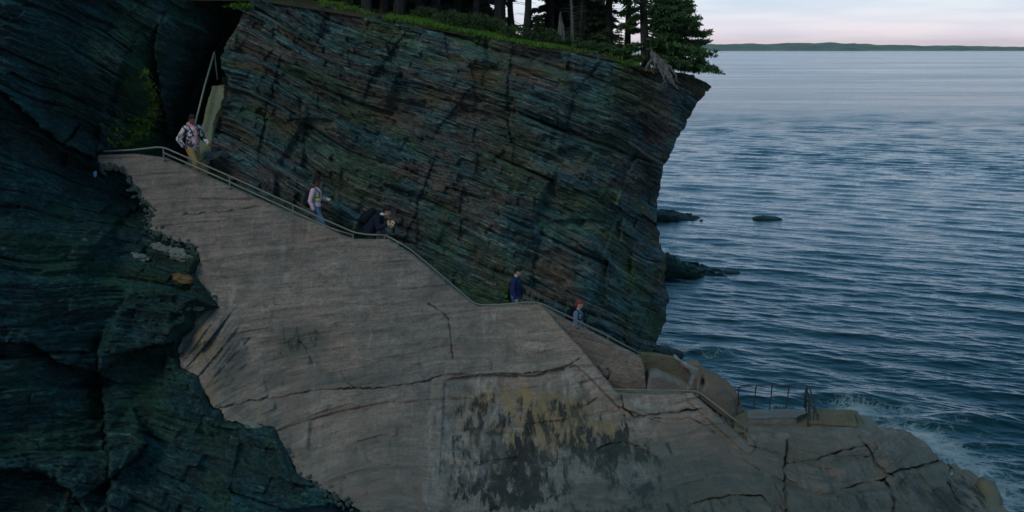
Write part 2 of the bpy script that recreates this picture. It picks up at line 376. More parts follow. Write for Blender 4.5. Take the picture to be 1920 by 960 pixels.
# ------------------------------------------------------------------ region meshes (real depth, real thickness)
def region(name, poly, step, depth, mat, back=(0.3,), backfn=None, parent=None, stepy=None, fields=None, smooth=False):
    xs = [p[0] for p in poly]; ys = [p[1] for p in poly]; sy = stepy or step
    gx = np.arange(min(xs) - step, max(xs) + 2 * step, step); gy = np.arange(min(ys) - sy, max(ys) + 2 * sy, sy)
    X, Y = np.meshgrid(gx, gy); ny, nx = X.shape
    cin = inside(X[:-1, :-1] + step / 2, Y[:-1, :-1] + sy / 2, poly)
    cnt = np.zeros((ny, nx), int)
    for a in (0, 1):
        for b in (0, 1): cnt[a:ny - 1 + a, b:nx - 1 + b] += cin
    use = cnt > 0; bd = use & (cnt < 4)
    d, bx, by, _ = seg_dist(X[bd], Y[bd], poly, True); X[bd] = bx; Y[bd] = by
    idx = -np.ones((ny, nx), int); idx[use] = np.arange(use.sum())
    px, py = X[use], Y[use]; D = depth(px, py)
    x, y, z = PX(px, py, D); co = np.stack([x, y, z], 1)
    q = np.stack([idx[:-1, :-1][cin], idx[1:, :-1][cin], idx[1:, 1:][cin], idx[:-1, 1:][cin]], 1)
    # boundary edges -> walls going back
    e = np.concatenate([q[:, [0, 1]], q[:, [1, 2]], q[:, [2, 3]], q[:, [3, 0]]]); key = np.sort(e, 1); key = key[:, 0] * 10 ** 8 + key[:, 1]
    _, inv, c = np.unique(key, return_inverse=True, return_counts=True); be = e[c[inv.ravel()] == 1]
    bv = np.unique(be); loc = -np.ones(len(co), int); loc[bv] = np.arange(len(bv)); n0 = len(co); prev = be; base = co[bv]
    allc = [co]; allq = [q]; off = n0
    for t in back:
        nb = base + np.array([0, t, 0]) if backfn is None else backfn(base, t)
        allc.append(nb); cur = loc[be] + off; allq.append(np.stack([prev[:, 1], prev[:, 0], cur[:, 0], cur[:, 1]], 1)); prev = cur; off += len(bv)
    co2 = np.concatenate(allc); me = mesh_np(name, co2, np.concatenate(allq), smooth=smooth)
    fpx = np.concatenate([px] + [px[bv]] * len(back)); fpy = np.concatenate([py] + [py[bv]] * len(back))
    if fields: fields(me, co2, fpx, fpy)
    return link(name, me, mat, parent)

def strata(x, y, z, ang, warp=.5, s=0, piv=(0, 0)):
    warp = warp * .55; x = x - piv[0]; z = z - piv[1]
    w = z * np.cos(ang) + x * np.sin(ang) + .25 * y * .3; a = x * np.cos(ang) - z * np.sin(ang)
    w = w + warp * fbm(a / 5.0, w / 3.0, y / 6, 3, s) + .035 * fbm(a / 1.3, w / .8, y / 2, 3, s + 5)
    return a, w
def ledges(a, w, t, bl, s, tilt=.9):
    ww = w / t + .14 * vn(a / bl, w / t * .5, 0, s + 3); i = np.floor(ww); f = ww - i; O = i * 0
    b = (a / bl) + h3(i, O, O, s) * 7 + .07 * ww * (h3(i, O, O, s + 6) - .5) * 2; j = np.floor(b); g = b - j
    def H(i_, j_, f_, g_): return h3(i_, j_, O, s + 1) - .5 + tilt * ((h3(i_, j_, O, s + 2) - .5) * (g_ - .5) + (h3(i_, j_, O, s + 5) - .15) * (f_ - .5))
    h = H(i, j, f, g); hn = H(i, j + 1, f, g * 0); up = H(i + 1, j, f * 0, g); e = sstep(.94, 1, g); h = h * (1 - e) + hn * e; e = sstep(.90, 1, f); h = h * (1 - e) + up * e
    gap = np.exp(-(f / .045) ** 2) * (h3(i, O, O, s + 9) > .6)
    return h - .25 * gap
def rock_relief(a, w, y, s, amp=1.0):
    r = .40 * ledges(a, w, 1.5, 2.4, s, 1.3) + .25 * ledges(a + .3 * w, w, .62, 1.2, s + 20, 1.2) + .19 * ledges(a, w, .22, .8, s + 40) + .08 * ledges(a, w, .09, .4, s + 60)
    r = r + .45 * fbm(a / 3.2, w / 2.4, 0, 3, s + 80) + .10 * fbm(a / .4, w / .2, 0, 3, s + 90)
    return amp * r

# ------------------------------------------------------------------ retaining wall depth (battered: its foot is nearer)
WALLPTS = [(180, 292, 30.35), (305, 296, 30.25), (500, 385, 30.1), (660, 452, 30.0), (735, 452, 30.0), (900, 578, 29.85), (1015, 573, 29.8),
           (280, 430, 29.5), (335, 660, 27.9), (418, 790, 26.7), (560, 885, 25.7), (680, 960, 24.0), (960, 960, 23.7), (1250, 960, 23.7),
           (1600, 960, 23.7), (1850, 950, 24.1), (1160, 740, 27.95), (1305, 740, 28.0), (1403, 832, 27.0), (1405, 808, 27.15), (1620, 808, 27.15),
           (960, 760, 27.4), (700, 700, 27.7), (1085, 655, 28.9), (1740, 838, 27.9), (1770, 868, 26.85), (1500, 880, 25.5), (1700, 900, 25.5), (400, 1150, 19.5), (1900, 1150, 19.0), (1100, 1150, 19.0)]
WT = TPS(WALLPTS, .01)
WALLTOP = [(182, 292), (246, 290), (305, 297), (400, 338), (500, 383), (545, 401), (606, 424), (640, 443), (666, 451), (727, 451), (774, 481), (860, 551), (897, 578), (1015, 573)]
WALLPOLY_R = [(1050, 615), (1088, 655), (1125, 700), (1156, 738), (1300, 741), (1403, 833), (1404, 807), (1600, 808), (1622, 803), (1645, 808), (1700, 811), (1738, 832), (1762, 866), (1800, 880), (1838, 898), (1862, 930), (1895, 962), (1940, 1010), (1990, 1150)]
WALLPOLY_L = [(760, 1150), (740, 1010), (682, 962), (605, 918), (556, 886), (540, 850), (514, 800), (462, 794), (420, 789), (415, 768), (400, 765), (385, 738), (372, 706), (338, 688), (333, 655), (342, 632), (364, 616),
              (368, 588), (413, 577), (388, 545), (365, 512), (376, 488), (362, 458), (320, 448), (281, 430), (273, 408), (287, 399), (262, 372), (246, 330), (192, 314)]
NT = len(WALLTOP)
_all = WALLTOP + WALLPOLY_R + WALLPOLY_L
keep = set(range(NT + 8)); 
WALLPOLY = jag(_all, 5, 2.7, 3, keep)
CRACKS = [([(272, 408), (330, 404), (380, 400), (430, 396), (500, 384)], 1.8, .08),
          ([(425, 578), (520, 572), (600, 568), (720, 573), (830, 561)], 1.2, .03),
          ([(408, 766), (470, 752), (520, 745), (580, 733), (640, 729), (700, 728), (760, 722), (800, 714), (830, 704), (900, 702), (1000, 700), (1045, 692), (1070, 684), (1086, 672)], 1.8, .09),
          ([(805, 570), (826, 583), (841, 600), (845, 630), (849, 672)], 1.8, .07), ([(640, 700), (655, 722), (668, 730)], 1.4, .05),
          ([(1165, 742), (1170, 765), (1190, 783), (1212, 780), (1245, 775), (1280, 771), (1316, 767)], 2.6, .12),
          ([(1170, 777), (1176, 800), (1178, 830)], 2.2, .1), ([(1225, 785), (1260, 786), (1293, 785), (1320, 795), (1340, 812)], 1.8, .07),
          ([(1120, 842), (1145, 832), (1173, 829), (1200, 838), (1232, 858)], 2.6, .1), ([(1094, 762), (1110, 754), (1122, 745)], 1.6, .06),
          ([(1476, 826), (1475, 848), (1472, 867), (1468, 880), (1472, 895), (1472, 920), (1474, 940), (1476, 980)], 3.4, .16),
          ([(1475, 869), (1500, 866), (1533, 862), (1560, 852), (1583, 843), (1608, 840), (1627, 836)], 2.4, .1),
          ([(1612, 818), (1624, 834), (1637, 853), (1643, 868), (1660, 887), (1676, 893)], 3.0, .14), ([(1622, 856), (1637, 853), (1645, 842), (1640, 832)], 2.6, .1),
          ([(1653, 902), (1668, 890), (1683, 883), (1710, 878), (1735, 873), (1762, 862)], 3, .14), ([(1656, 900), (1664, 912), (1671, 922), (1677, 942), (1672, 970)], 3.2, .16),
          ([(1577, 918), (1600, 912), (1620, 906), (1656, 900)], 2.6, .1), ([(1300, 944), (1340, 934), (1367, 930), (1400, 928), (1430, 929), (1447, 950), (1462, 965)], 2.6, .12),
          ([(1405, 836), (1430, 842), (1470, 853)], 1.8, .07), ([(1395, 862), (1408, 870), (1424, 881)], 1.4, .05), ([(1470, 893), (1485, 903), (1494, 908)], 1.8, .06),
          ([(1778, 905), (1790, 930), (1800, 945)], 2.5, .1), ([(1395, 700), (1400, 702)], 1, 0), ([(560, 640), (575, 655), (590, 690)], 2.0, .05)]
def wavy(pl, amp, s):
    out = []; r = random.Random(s)
    for (x0, y0), (x1, y1) in zip(pl[:-1], pl[1:]):
        n = max(1, int(math.hypot(x1 - x0, y1 - y0) / 6))
        for k in range(n): out.append((x0 + (x1 - x0) * k / n + r.uniform(-amp, amp), y0 + (y1 - y0) * k / n + r.uniform(-amp, amp)))
    return out + [pl[-1]]
def band(px, py, pl, above):
    """+1 below the polyline (image down), smooth"""
    d, _, _, sg = seg_dist(px, py, pl); return d * sg
def wall_depth(px, py):
    Y = WT(px, py)
    x, y, z = PX(px, py, Y)
    Y = Y + .13 * fbm(x / 1.6, z / .9, 0, 4, 5) * sstep(430, 620, py) + .035 * fbm(x / .35, z / .18, 0, 4, 9)
    # rough flowing ledges low down
    a, w = strata(x, y, z, wang(px, py), .35, 40, (-4, 3)); low = .55 + .6 * sstep(560, 700, py)
    Y = Y - low * (.13 * ledges(a, w, .62, 2.2, 71) + .045 * ledges(a, w, .17, 1.1, 72) + .05 * fbm(a / .5, w / .12, 0, 3, 73))
    fr = sstep(1380, 1480, px) * sstep(822, 860, py); Y = Y - fr * (.30 * fbm(x / .9, z / .5, 0, 4, 95) + .22 * ledges(a, w, .4, .9, 96) + .10 * ledges(a, w, .15, .5, 97))
    # upper pour set back
    d = band(px, py, [(200, 416), (272, 408), (330, 404), (380, 400), (430, 396), (500, 384), (540, 340)], 0)
    Y = Y + .10 * sstep(4, -4, d) * (px < 520)
    # bulging lump at the left
    e = ((px - 392) / 62) ** 2 + ((py - 640) / 62) ** 2; q1 = x * .8 - z * .6; q2 = x * .6 + z * .8; Y = Y - np.exp(-e * 1.3) * (.28 + .30 * ledges(q2, q1, .35, 1.5, 61) + .12 * ledges(q2, q1, .12, .7, 62))
    e = ((px - 400) / 32) ** 2 + ((py - 725) / 45) ** 2; Y = Y - .20 * np.exp(-e * 1.5)
    # broken-away recess under the overhanging lip
    lip = [(818, 716), (850, 706), (930, 700), (1000, 702), (1045, 690), (1078, 682), (1100, 700), (1158, 760), (1240, 790), (1300, 800)]
    d = band(px, py, lip, 0); m = sstep(-1, 5, d) * sstep(822, 834, px + 5 * vn(py / 20, px * 0, 0, 3)) * sstep(1300, 1180, px) * sstep(1000, 800, py)
    Y = Y + m * sstep(822, 880, px + 12 * vn(py / 15, px * 0, 0, 8)) * (.22 + .12 * fbm(x / .5, z / .4, 0, 4, 55))
    d = band(px, py, [(832, 700), (834, 780), (850, 800), (860, 900)], 0)
    # diagonal buttress edge
    dd, _, _, sg = seg_dist(px, py, [(1015, 574), (1050, 615), (1088, 655), (1125, 700), (1156, 738)]); Y = Y - .16 * np.exp(-(dd / 13) ** 2)
    dd, _, _, sg = seg_dist(px, py, [(1300, 744), (1403, 836)]); Y = Y - .12 * sstep(16, 11, dd)
    # pilaster strip
    Y = Y - .07 * sstep(14, 8, np.abs(px - 822 + .05 * (py - 720))) * sstep(712, 722, py) * sstep(930, 880, py)
    # dark slot
    Y = Y + .5 * sstep(5, 3, np.hypot((px - 1784) * 1.3, (py - 886) * .45))
    for k, (pl, wd, dp) in enumerate(CRACKS):
        if dp == 0: continue
        dd, _, _, _ = seg_dist(px, py, wavy(pl, 1.6, k)); Y = Y + dp * 2.0 * np.exp(-(dd / wd / (.55 + .25 * vn(px / 9, py / 9, 0, 40 + k))) ** 2) * (.7 + .5 * vn(px / 14, py / 14, 0, k))
    return Y
def wang(px, py): return -(.06 + .26 * sstep(900, 500, px) * sstep(560, 800, py) - .03 * sstep(1200, 1600, px))
def blob(px, py, cx, cy, rx, ry, p=1): return np.clip(1 - ((px - cx) / rx) ** 2 - ((py - cy) / ry) ** 2, 0, 1) ** p
def wall_fields(me, co, px, py):
    a, w = strata(co[:, 0], co[:, 1], co[:, 2], wang(px, py), .35, 40, (-4, 3)); attrv(me, 'strata', np.stack([a, w, co[:, 1]], 1))
    n1 = fbm(px / 30, py / 45, 0, 4, 3)
    och = np.maximum.reduce([blob(px, py, 985, 785, 165, 80), blob(px, py, 1090, 815, 110, 42) * .9, blob(px, py, 925, 860, 60, 60) * .5, blob(px, py, 1330, 940, 80, 30) * .5]) * 1.5 + n1 * .15
    och = np.clip(och, 0, 1) * sstep(700, 725, py + .1 * (px - 950))
    blk = np.maximum.reduce([blob(px, py, 960, 890, 150, 95) * 1.3, blob(px, py, 900, 800, 75, 75) * .9, blob(px, py, 1140, 850, 140, 60) * 1.0, blob(px, py, 1190, 900, 70, 60) * .8, blob(px, py, 1040, 800, 150, 70) * .75, blob(px, py, 870, 860, 50, 90) * .7,
                             blob(px, py, 1200, 955, 500, 26) * .6, blob(px, py, 1600, 940, 120, 30) * .6, blob(px, py, 1790, 940, 90, 60) * .9, blob(px, py, 1700, 920, 50, 50) * .6, blob(px, py, 560, 640, 60, 40) * .45]) + n1 * .12
    alg = np.maximum.reduce([blob(px, py, 560, 640, 75, 48) * .8, blob(px, py, 1650, 960, 330, 110) * .9, blob(px, py, 1450, 940, 520, 190) * .9, blob(px, py, 600, 712, 180, 22) * .6, blob(px, py, 435, 680, 40, 70) * .7,
                             blob(px, py, 1750, 880, 160, 80) * .9, blob(px, py, 690, 900, 160, 90) * .35])
    alg = np.clip(alg * 1.4 + n1 * .3 * (alg > 0), 0, 1)
    wh = np.maximum.reduce([blob(px, py, 820, 830, 30, 130), blob(px, py, 1080, 720, 70, 30), blob(px, py, 1180, 890, 60, 30), blob(px, py, 890, 820, 70, 110) * .6, blob(px, py, 1060, 880, 60, 45), blob(px, py, 1215, 800, 26, 24),
                            blob(px, py, 535, 530, 14, 32), blob(px, py, 1210, 755, 50, 14), blob(px, py, 1440, 905, 14, 22), blob(px, py, 1450, 820, 60, 10), blob(px, py, 1620, 812, 60, 6), blob(px, py, 480, 573, 60, 6), blob(px, py, 420, 770, 30, 14), blob(px, py, 910, 720, 60, 20) * .7,
                            blob(px, py, 1700, 840, 70, 22) * .6, blob(px, py, 1330, 860, 60, 6)])
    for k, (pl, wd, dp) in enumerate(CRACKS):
        if dp: blk = np.maximum(blk, np.exp(-(seg_dist(px, py, wavy(pl, 1.6, k))[0] / (wd * .7)) ** 2) * np.clip(.55 + .8 * vn(px / 14, py / 14, 0, k), 0, 1) * (1 if pl[0][0] > 1150 else .4))  # groove shade painted into the black mask along with crack dirt
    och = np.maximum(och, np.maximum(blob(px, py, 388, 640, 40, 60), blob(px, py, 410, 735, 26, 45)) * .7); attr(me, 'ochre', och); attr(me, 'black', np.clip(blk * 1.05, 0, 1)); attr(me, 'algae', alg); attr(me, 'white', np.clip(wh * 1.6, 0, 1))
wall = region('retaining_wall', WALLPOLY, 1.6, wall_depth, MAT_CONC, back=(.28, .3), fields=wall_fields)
tag(wall, 'huge weathered grey concrete wall facing the rock below the stepped walkway', 'retaining wall')

# ------------------------------------------------------------------ main cliff behind the walkway
CLP = TPS([(400, 300, 31.95), (500, 330, 32.0), (735, 430, 32.0), (900, 520, 32.0), (1000, 540, 32.2), (1100, 590, 32.6), (1200, 650, 35.6), (1228, 655, 38.2), (1250, 560, 38.0), (1232, 400, 37.6),
           (1300, 210, 36.8), (1335, 163, 36.6), (440, 60, 33.8), (480, 0, 34.3), (700, 30, 34.6), (900, 65, 34.8), (1150, 105, 35.2), (1290, 140, 36.2), (700, 200, 33.4), (900, 250, 33.6), (1100, 300, 34.5),
           (1100, 450, 33.6), (425, 160, 33.0), (400, 420, 31.8), (735, 600, 31.6), (1000, 760, 32.0), (1230, 760, 36)], .02)
CLIFFPOLY_R = [(480, -4), (560, 8), (700, 31), (800, 48), (900, 67), (1000, 86), (1085, 97), (1150, 108), (1200, 126), (1290, 141), (1318, 152), (1335, 163), (1318, 182), (1304, 200), (1296, 216), (1285, 240), (1262, 280), (1252, 300), (1243, 322), (1238, 355),
               (1231, 378), (1232, 420), (1236, 455), (1250, 480), (1247, 520), (1249, 545), (1256, 562), (1250, 590), (1243, 612), (1236, 628), (1230, 645), (1240, 668), (1250, 700), (1230, 790)]
CLIFFPOLY_L = [(1060, 760), (900, 690), (735, 570), (660, 550), (380, 410), (388, 320), (398, 290), (400, 245), (418, 200), (428, 160), (414, 120), (424, 80), (444, 50), (452, 15)]
CLIFFPOLY = jag(CLIFFPOLY_R + CLIFFPOLY_L, 5, 3.6, 11)
def angf(px, py): return -(.37 + .16 * sstep(200, 620, py) * sstep(700, 1200, px) + .10 * sstep(700, 450, px) - .10 * sstep(260, 60, py))
def cliff_rel(px, py, Y):
    x, y, z = PX(px, py, Y); a, w = strata(x, y, z, -angf(px, py), .4, 2, (-.5, 5)); return a, w
JOINTS = [[(960, 95), (950, 160), (948, 220), (960, 270)], [(520, 130), (500, 200), (490, 250)], [(800, 330), (770, 420), (750, 470)], [(1010, 440), (995, 520)], [(745, 80), (690, 160)], [(1120, 120), (1080, 170), (1060, 240)],
          [(640, 190), (700, 260), (760, 300)], [(870, 180), (820, 240)], [(1180, 300), (1120, 380)]]
def cliff_depth(px, py):
    Y = CLP(px, py); a, w = cliff_rel(px, py, Y); r = rock_relief(a, w, Y, 100, 1.0)
    for k, pl in enumerate(JOINTS):
        dd, _, _, sg = seg_dist(px, py, wavy(pl, 2.5, 50 + k)); r = r + .06 * sg * np.exp(-(dd / 26) ** 2) - .07 * np.exp(-(dd / 2.5) ** 2) * (.5 + .8 * vn(px / 22, py / 22, 0, k))
    Y = Y - r * (1 - .6 * sstep(1210, 1250, px))
    # pockets
    for cx, cy, rx, ry, d in [(580, 232, 50, 12, .18), (1065, 300, 45, 26, .35), (760, 215, 70, 30, .22), (1050, 500, 52, 40, .2), (905, 115, 30, 14, -.3), (1080, 420, 60, 10, .25)]:
        Y = Y + d * np.clip(1 - ((px - cx) / rx) ** 2 - ((py - cy) / ry) ** 2 + .25 * vn(px / 14, py / 9, 0, 6), 0, 1) ** .8
    return 31.65 + np.log1p(np.exp((Y - 31.65) * 6)) / 6
def cliff_fields(me, co, px, py):
    x, y, z = co[:, 0], co[:, 1], co[:, 2]; a, w = strata(x, y, z, -angf(px, py), .4, 2, (-.5, 5))
    attrv(me, 'strata', np.stack([a, w, y], 1))
    n = fbm(a / 1.5, w / .6, y / 2, 4, 77)
    li = np.maximum.reduce([blob(px, py, 1240, 600, 40, 40), blob(px, py, 1100, 420, 60, 60) * .5, blob(px, py, 660, 360, 60, 40) * .6, blob(px, py, 900, 78, 60, 18), blob(px, py, 1180, 560, 70, 90) * .4]) + .35 * (n > .25)
    ru = np.maximum.reduce([blob(px, py, 765, 205, 80, 40), blob(px, py, 1050, 500, 60, 50) * .8, blob(px, py, 580, 235, 60, 20), blob(px, py, 1070, 310, 50, 25) * .8, blob(px, py, 900, 130, 160, 50) * .4, blob(px, py, 800, 320, 60, 20) * .5])
    attr(me, 'lichen', np.clip(li * (.6 + n), 0, 1)); attr(me, 'rust', np.clip(ru * (.7 + n) * 1.2, 0, 1))
def back_cliff(base, t):
    b = base.copy(); b[:, 1] += t; k = fbm(base[:, 0] / 1.2 + t, base[:, 2] / .5, t, 3, 8)
    b[:, 0] += -.06 * t * (base[:, 0] > 2) + .25 * k * min(1, t); b[:, 2] += .05 * k * min(1, t) - .0 * t; return b
cliff = region('cliff', CLIFFPOLY, 1.5, cliff_depth, MAT_CLIFF, back=(.08, .25, .6, 1.2, 2.2, 4, 7, 12, 20, 34), backfn=back_cliff, fields=cliff_fields)
tag(cliff, kind='structure')

# ------------------------------------------------------------------ rock slope at the left and under the wall
LR = TPS([(0, 960, 22.4), (0, 700, 23.8), (0, 500, 25.3), (0, 320, 27.0), (0, 160, 27.6), (0, 0, 28.4), (0, -300, 30.5), (-300, 300, 25.0), (-300, 960, 20.5), (-300, -300, 28), (250, 160, 31.0), (180, 290, 31.6), (300, 0, 33.2),
          (300, -300, 34), (350, 100, 33.9), (350, 250, 35.0), (400, 40, 34.9), (330, 40, 33.2), (200, 60, 31.4), (250, 280, 32.4), (420, 250, 39), (600, 100, 41), (600, 300, 39), (900, 300, 41), (900, -300, 42), (460, -200, 38),
          (160, 420, 28.6), (260, 420, 30.1), (400, 360, 32.2), (600, 460, 32), (250, 600, 27.3), (330, 700, 26.9), (200, 800, 25.2), (400, 820, 25.9), (500, 900, 25.1), (400, 960, 23.6), (700, 1000, 24), (300, 1150, 21.2), (-300, 1150, 20.0), (900, 1150, 22), (900, 700, 29)], .02)
def lang(px, py): return .50 - .26 * sstep(100, 620, py + .25 * px)
LJ = [[(180, 660), (190, 720), (195, 800), (205, 880), (200, 970)], [(0, 640), (60, 645), (110, 680), (180, 700)], [(180, 700), (240, 660), (330, 640)], [(205, 900), (250, 860), (280, 830), (270, 820)], [(0, 880), (80, 885), (130, 920), (160, 960)],
      [(0, 165), (60, 225), (110, 265), (180, 300)], [(290, 90), (300, 180), (318, 260)]]
def left_depth(px, py):
    Y = LR(px, py); x, y, z = PX(px, py, Y); a, w = strata(x, y, z, lang(px, py), .7, 31, (-9, 5))
    r = rock_relief(a, w, Y, 300, 1.0) + .12 * fbm(a / .6, w / .22, Y / .8, 4, 391)
    for k, pl in enumerate(LJ):
        dd, _, _, sg = seg_dist(px, py, wavy(pl, 3, 70 + k)); r = r - .34 * sg * np.exp(-(dd / 40) ** 2) - .14 * np.exp(-(dd / 3) ** 2) * (.6 + .9 * vn(px / 16, py / 16, 0, k))
    dd, _, _, sg = seg_dist(px, py, [(-40, 165), (30, 205), (90, 250), (150, 290), (180, 305)]); r = r + .7 * sstep(34, 4, dd)
    Y = Y - r
    Wd = WT(px, py); inw = inside(px, py, _all); d, _, _, _ = seg_dist(px, py, _all, True)
    Y = np.where(inw, np.maximum(Y, Wd + 1.1), np.where((py > 300) & (d < 26), np.maximum(Y, Wd - .02 - .03 * d), Y))
    zone = inside(px, py, [(180, 300), (180, 285), (300, 270), (380, 300), (735, 440), (1000, 560), (1000, 600), (900, 600), (735, 480), (400, 350)])
    Y = np.where(zone, np.maximum(Y, 31.9), Y)
    gul = inside(px, py, [(326, 300), (340, 250), (354, 180), (382, 110), (414, 70), (470, 60), (470, 330)]); Y = np.where(gul, np.maximum(Y, 35.4 + (300 - py) * .005), Y)
    return Y
def left_fields(me, co, px, py):
    x, y, z = co[:, 0], co[:, 1], co[:, 2]; a, w = strata(x, y, z, lang(px, py), .7, 31, (-9, 5)); attrv(me, 'strata', np.stack([a, w, y], 1))
    n = fbm(a / 1.2, w / .5, y / 2, 4, 78)
    li = np.maximum.reduce([blob(px, py, 262, 205, 50, 120) * 2.2, blob(px, py, 120, 480, 120, 60) * .5, blob(px, py, 200, 540, 120, 50) * .5, blob(px, py, 60, 740, 90, 30) * .5]) + .3 * (n > .3)
    ru = np.maximum.reduce([blob(px, py, 345, 520, 40, 14) * 1.5, blob(px, py, 330, 480, 60, 25) * .6, blob(px, py, 420, 870, 120, 60) * .5, blob(px, py, 60, 940, 60, 30) * .6, blob(px, py, 120, 275, 60, 40) * .4])
    attr(me, 'lichen', np.clip(li * (.6 + n), 0, 1)); attr(me, 'rust', np.clip(ru * (.8 + n), 0, 1))
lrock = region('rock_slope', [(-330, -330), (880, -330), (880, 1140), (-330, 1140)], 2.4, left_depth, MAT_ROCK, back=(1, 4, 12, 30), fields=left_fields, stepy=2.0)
tag(lrock, kind='structure')

# ------------------------------------------------------------------ sea
def make_water():
    px = np.r_[np.linspace(1090, 2040, 760)]; py = np.r_[np.linspace(91.2, 120, 80)[:-1], np.linspace(120, 330, 420)[:-1], np.linspace(330, 1100, 860)]
    X, Yp = np.meshgrid(px, py); D = Ysea(Yp); x = (X - 960) / F * D / (math.cos(TH) + (480 - Yp) / F * math.sin(TH)); y = D
    cell = np.gradient(D, axis=0); cell = np.abs(cell) + 1e-6
    z = np.zeros_like(x); dx = np.zeros_like(x); dy = np.zeros_like(x); r = np.random.default_rng(5)
    WP = [vn(x / s_, y / s_, 0, 900 + q_) for q_, s_ in enumerate((3, 5, 8, 13))]
    for i in range(96):
        lam = float(np.exp(r.uniform(math.log(.22), math.log(3.4)))); k = 2 * math.pi / lam
        th = math.radians(-118 + r.normal(0, 15)); a = .0037 * lam ** .88 * r.uniform(.6, 1.3); ph = r.uniform(0, 6.28)
        kx, ky = k * math.cos(th), k * math.sin(th); fade = sstep(2.2, 4.5, lam / cell); A = a * fade
        p = kx * x + ky * y + ph + 1.2 * WP[i % 4]
        z += A * np.cos(p); dx -= A * math.cos(th) * np.sin(p) * .8; dy -= A * math.sin(th) * np.sin(p) * .8
    # gusts: calmer and rougher patches
    g = .75 + .45 * fbm(x / 14, y / 22, 0, 3, 12); z *= g
    # swell running in at the steps and churned water near the cliff foot
    gp = lambda cx, cy, rx, ry, h: h * np.exp(-((X - cx) / rx) ** 2 - ((Yp - cy) / ry) ** 2)
    z += gp(1340, 660, 60, 9, .18) + gp(1560, 745, 130, 10, .16) + gp(1780, 790, 160, 12, .16) + gp(1830, 890, 90, 14, .16)
    co = np.stack([x + dx, y + dy, z], 2).reshape(-1, 3); ny, nx = X.shape; idx = np.arange(nx * ny).reshape(ny, nx)
    q = np.stack([idx[:-1, :-1], idx[1:, :-1], idx[1:, 1:], idx[:-1, 1:]], 2).reshape(-1, 4)
    shore = [(1600, 775), (1645, 803), (1700, 811), (1738, 832), (1762, 866), (1800, 880), (1838, 898), (1862, 930), (1895, 962), (1950, 1030)]
    dd, _, _, _ = seg_dist(X, Yp * 1.0, shore); m = dd / (F / D)          # metres, roughly
    foam = np.clip(1.15 - m / 1.0, 0, 1) * (.75 + .5 * fbm(x / .8, y / .8, 0, 3, 3))
    foam = np.maximum(foam, .50 * np.clip(1 - m / 2.4, 0, 1))
    nb = fbm(x / .9, y / 1.4, 0, 4, 6)
    for cx, cy, rx, ry, s in [(1262, 655, 60, 16, 1.1), (1345, 665, 60, 14, .7), (1265, 470, 30, 14, .75), (1380, 500, 60, 8, .45), (1260, 395, 50, 12, .35), (1580, 742, 90, 6, .65), (1630, 772, 60, 14, .8), (1740, 820, 70, 14, .8), (1810, 860, 80, 18, .85), (1880, 915, 60, 26, .9), (1800, 795, 120, 5, .6), (1330, 700, 80, 20, .45), (1450, 700, 150, 12, .45), (1470, 765, 80, 10, .6)]:
        foam = np.maximum(foam, s * np.clip(1 - ((X - cx) / rx) ** 2 - ((Yp - cy) / ry) ** 2, 0, 1) * (.8 + .6 * nb))
    n0 = len(co); R = 14000.0
    # coarse surround so the one sheet reaches the horizon on every side
    L = co.reshape(ny, nx, 3)[:, 0]; Rr = co.reshape(ny, nx, 3)[:, -1]
    Lf = L.copy(); Lf[:, 0] = np.minimum(-60, L[:, 0] - 1.2 * L[:, 1]); Rf = Rr.copy(); Rf[:, 0] = Rr[:, 0] + 40 + 1.5 * Rr[:, 1]
    for q_ in (Lf, Rf): q_[:, 2] = 0
    near = co.reshape(ny, nx, 3)[-1]; nf = near.copy(); nf[:, 1] = -200; nf[:, 2] = 0
    co = np.concatenate([co, Lf, Rf, nf, [Lf[-1] + [0, 0, 0], (Lf[-1][0], -200, 0), (Rf[-1][0], -200, 0)]])
    i1 = n0 + np.arange(ny); i2 = n0 + ny + np.arange(ny); i3 = n0 + 2 * ny + np.arange(nx); e = n0 + 2 * ny + nx
    q = np.concatenate([q, np.stack([i1[:-1], i1[1:], idx[1:, 0], idx[:-1, 0]], 1), np.stack([idx[:-1, -1], idx[1:, -1], i2[1:], i2[:-1]], 1),
                        np.stack([idx[-1, :-1], i3[:-1], i3[1:], idx[-1, 1:]], 1), [[i1[-1], e + 1, i3[0], idx[-1, 0]]], [[idx[-1, -1], i3[-1], e + 2, i2[-1]]]])
    me = mesh_np('water', co, q, smooth=True); ext = len(co) - n0
    attr(me, 'foam', np.r_[np.clip(foam, 0, 1).ravel(), np.zeros(ext)])
    far = sstep(28, 190, D); attr(me, 'farwave', np.r_[(.04 + .42 * far).ravel(), np.full(ext, .1)]); attr(me, 'rough', np.r_[(.025 + .09 * far).ravel(), np.full(ext, .15)])
    return tag(link('water', me, MAT_WATER), kind='structure')
make_water()

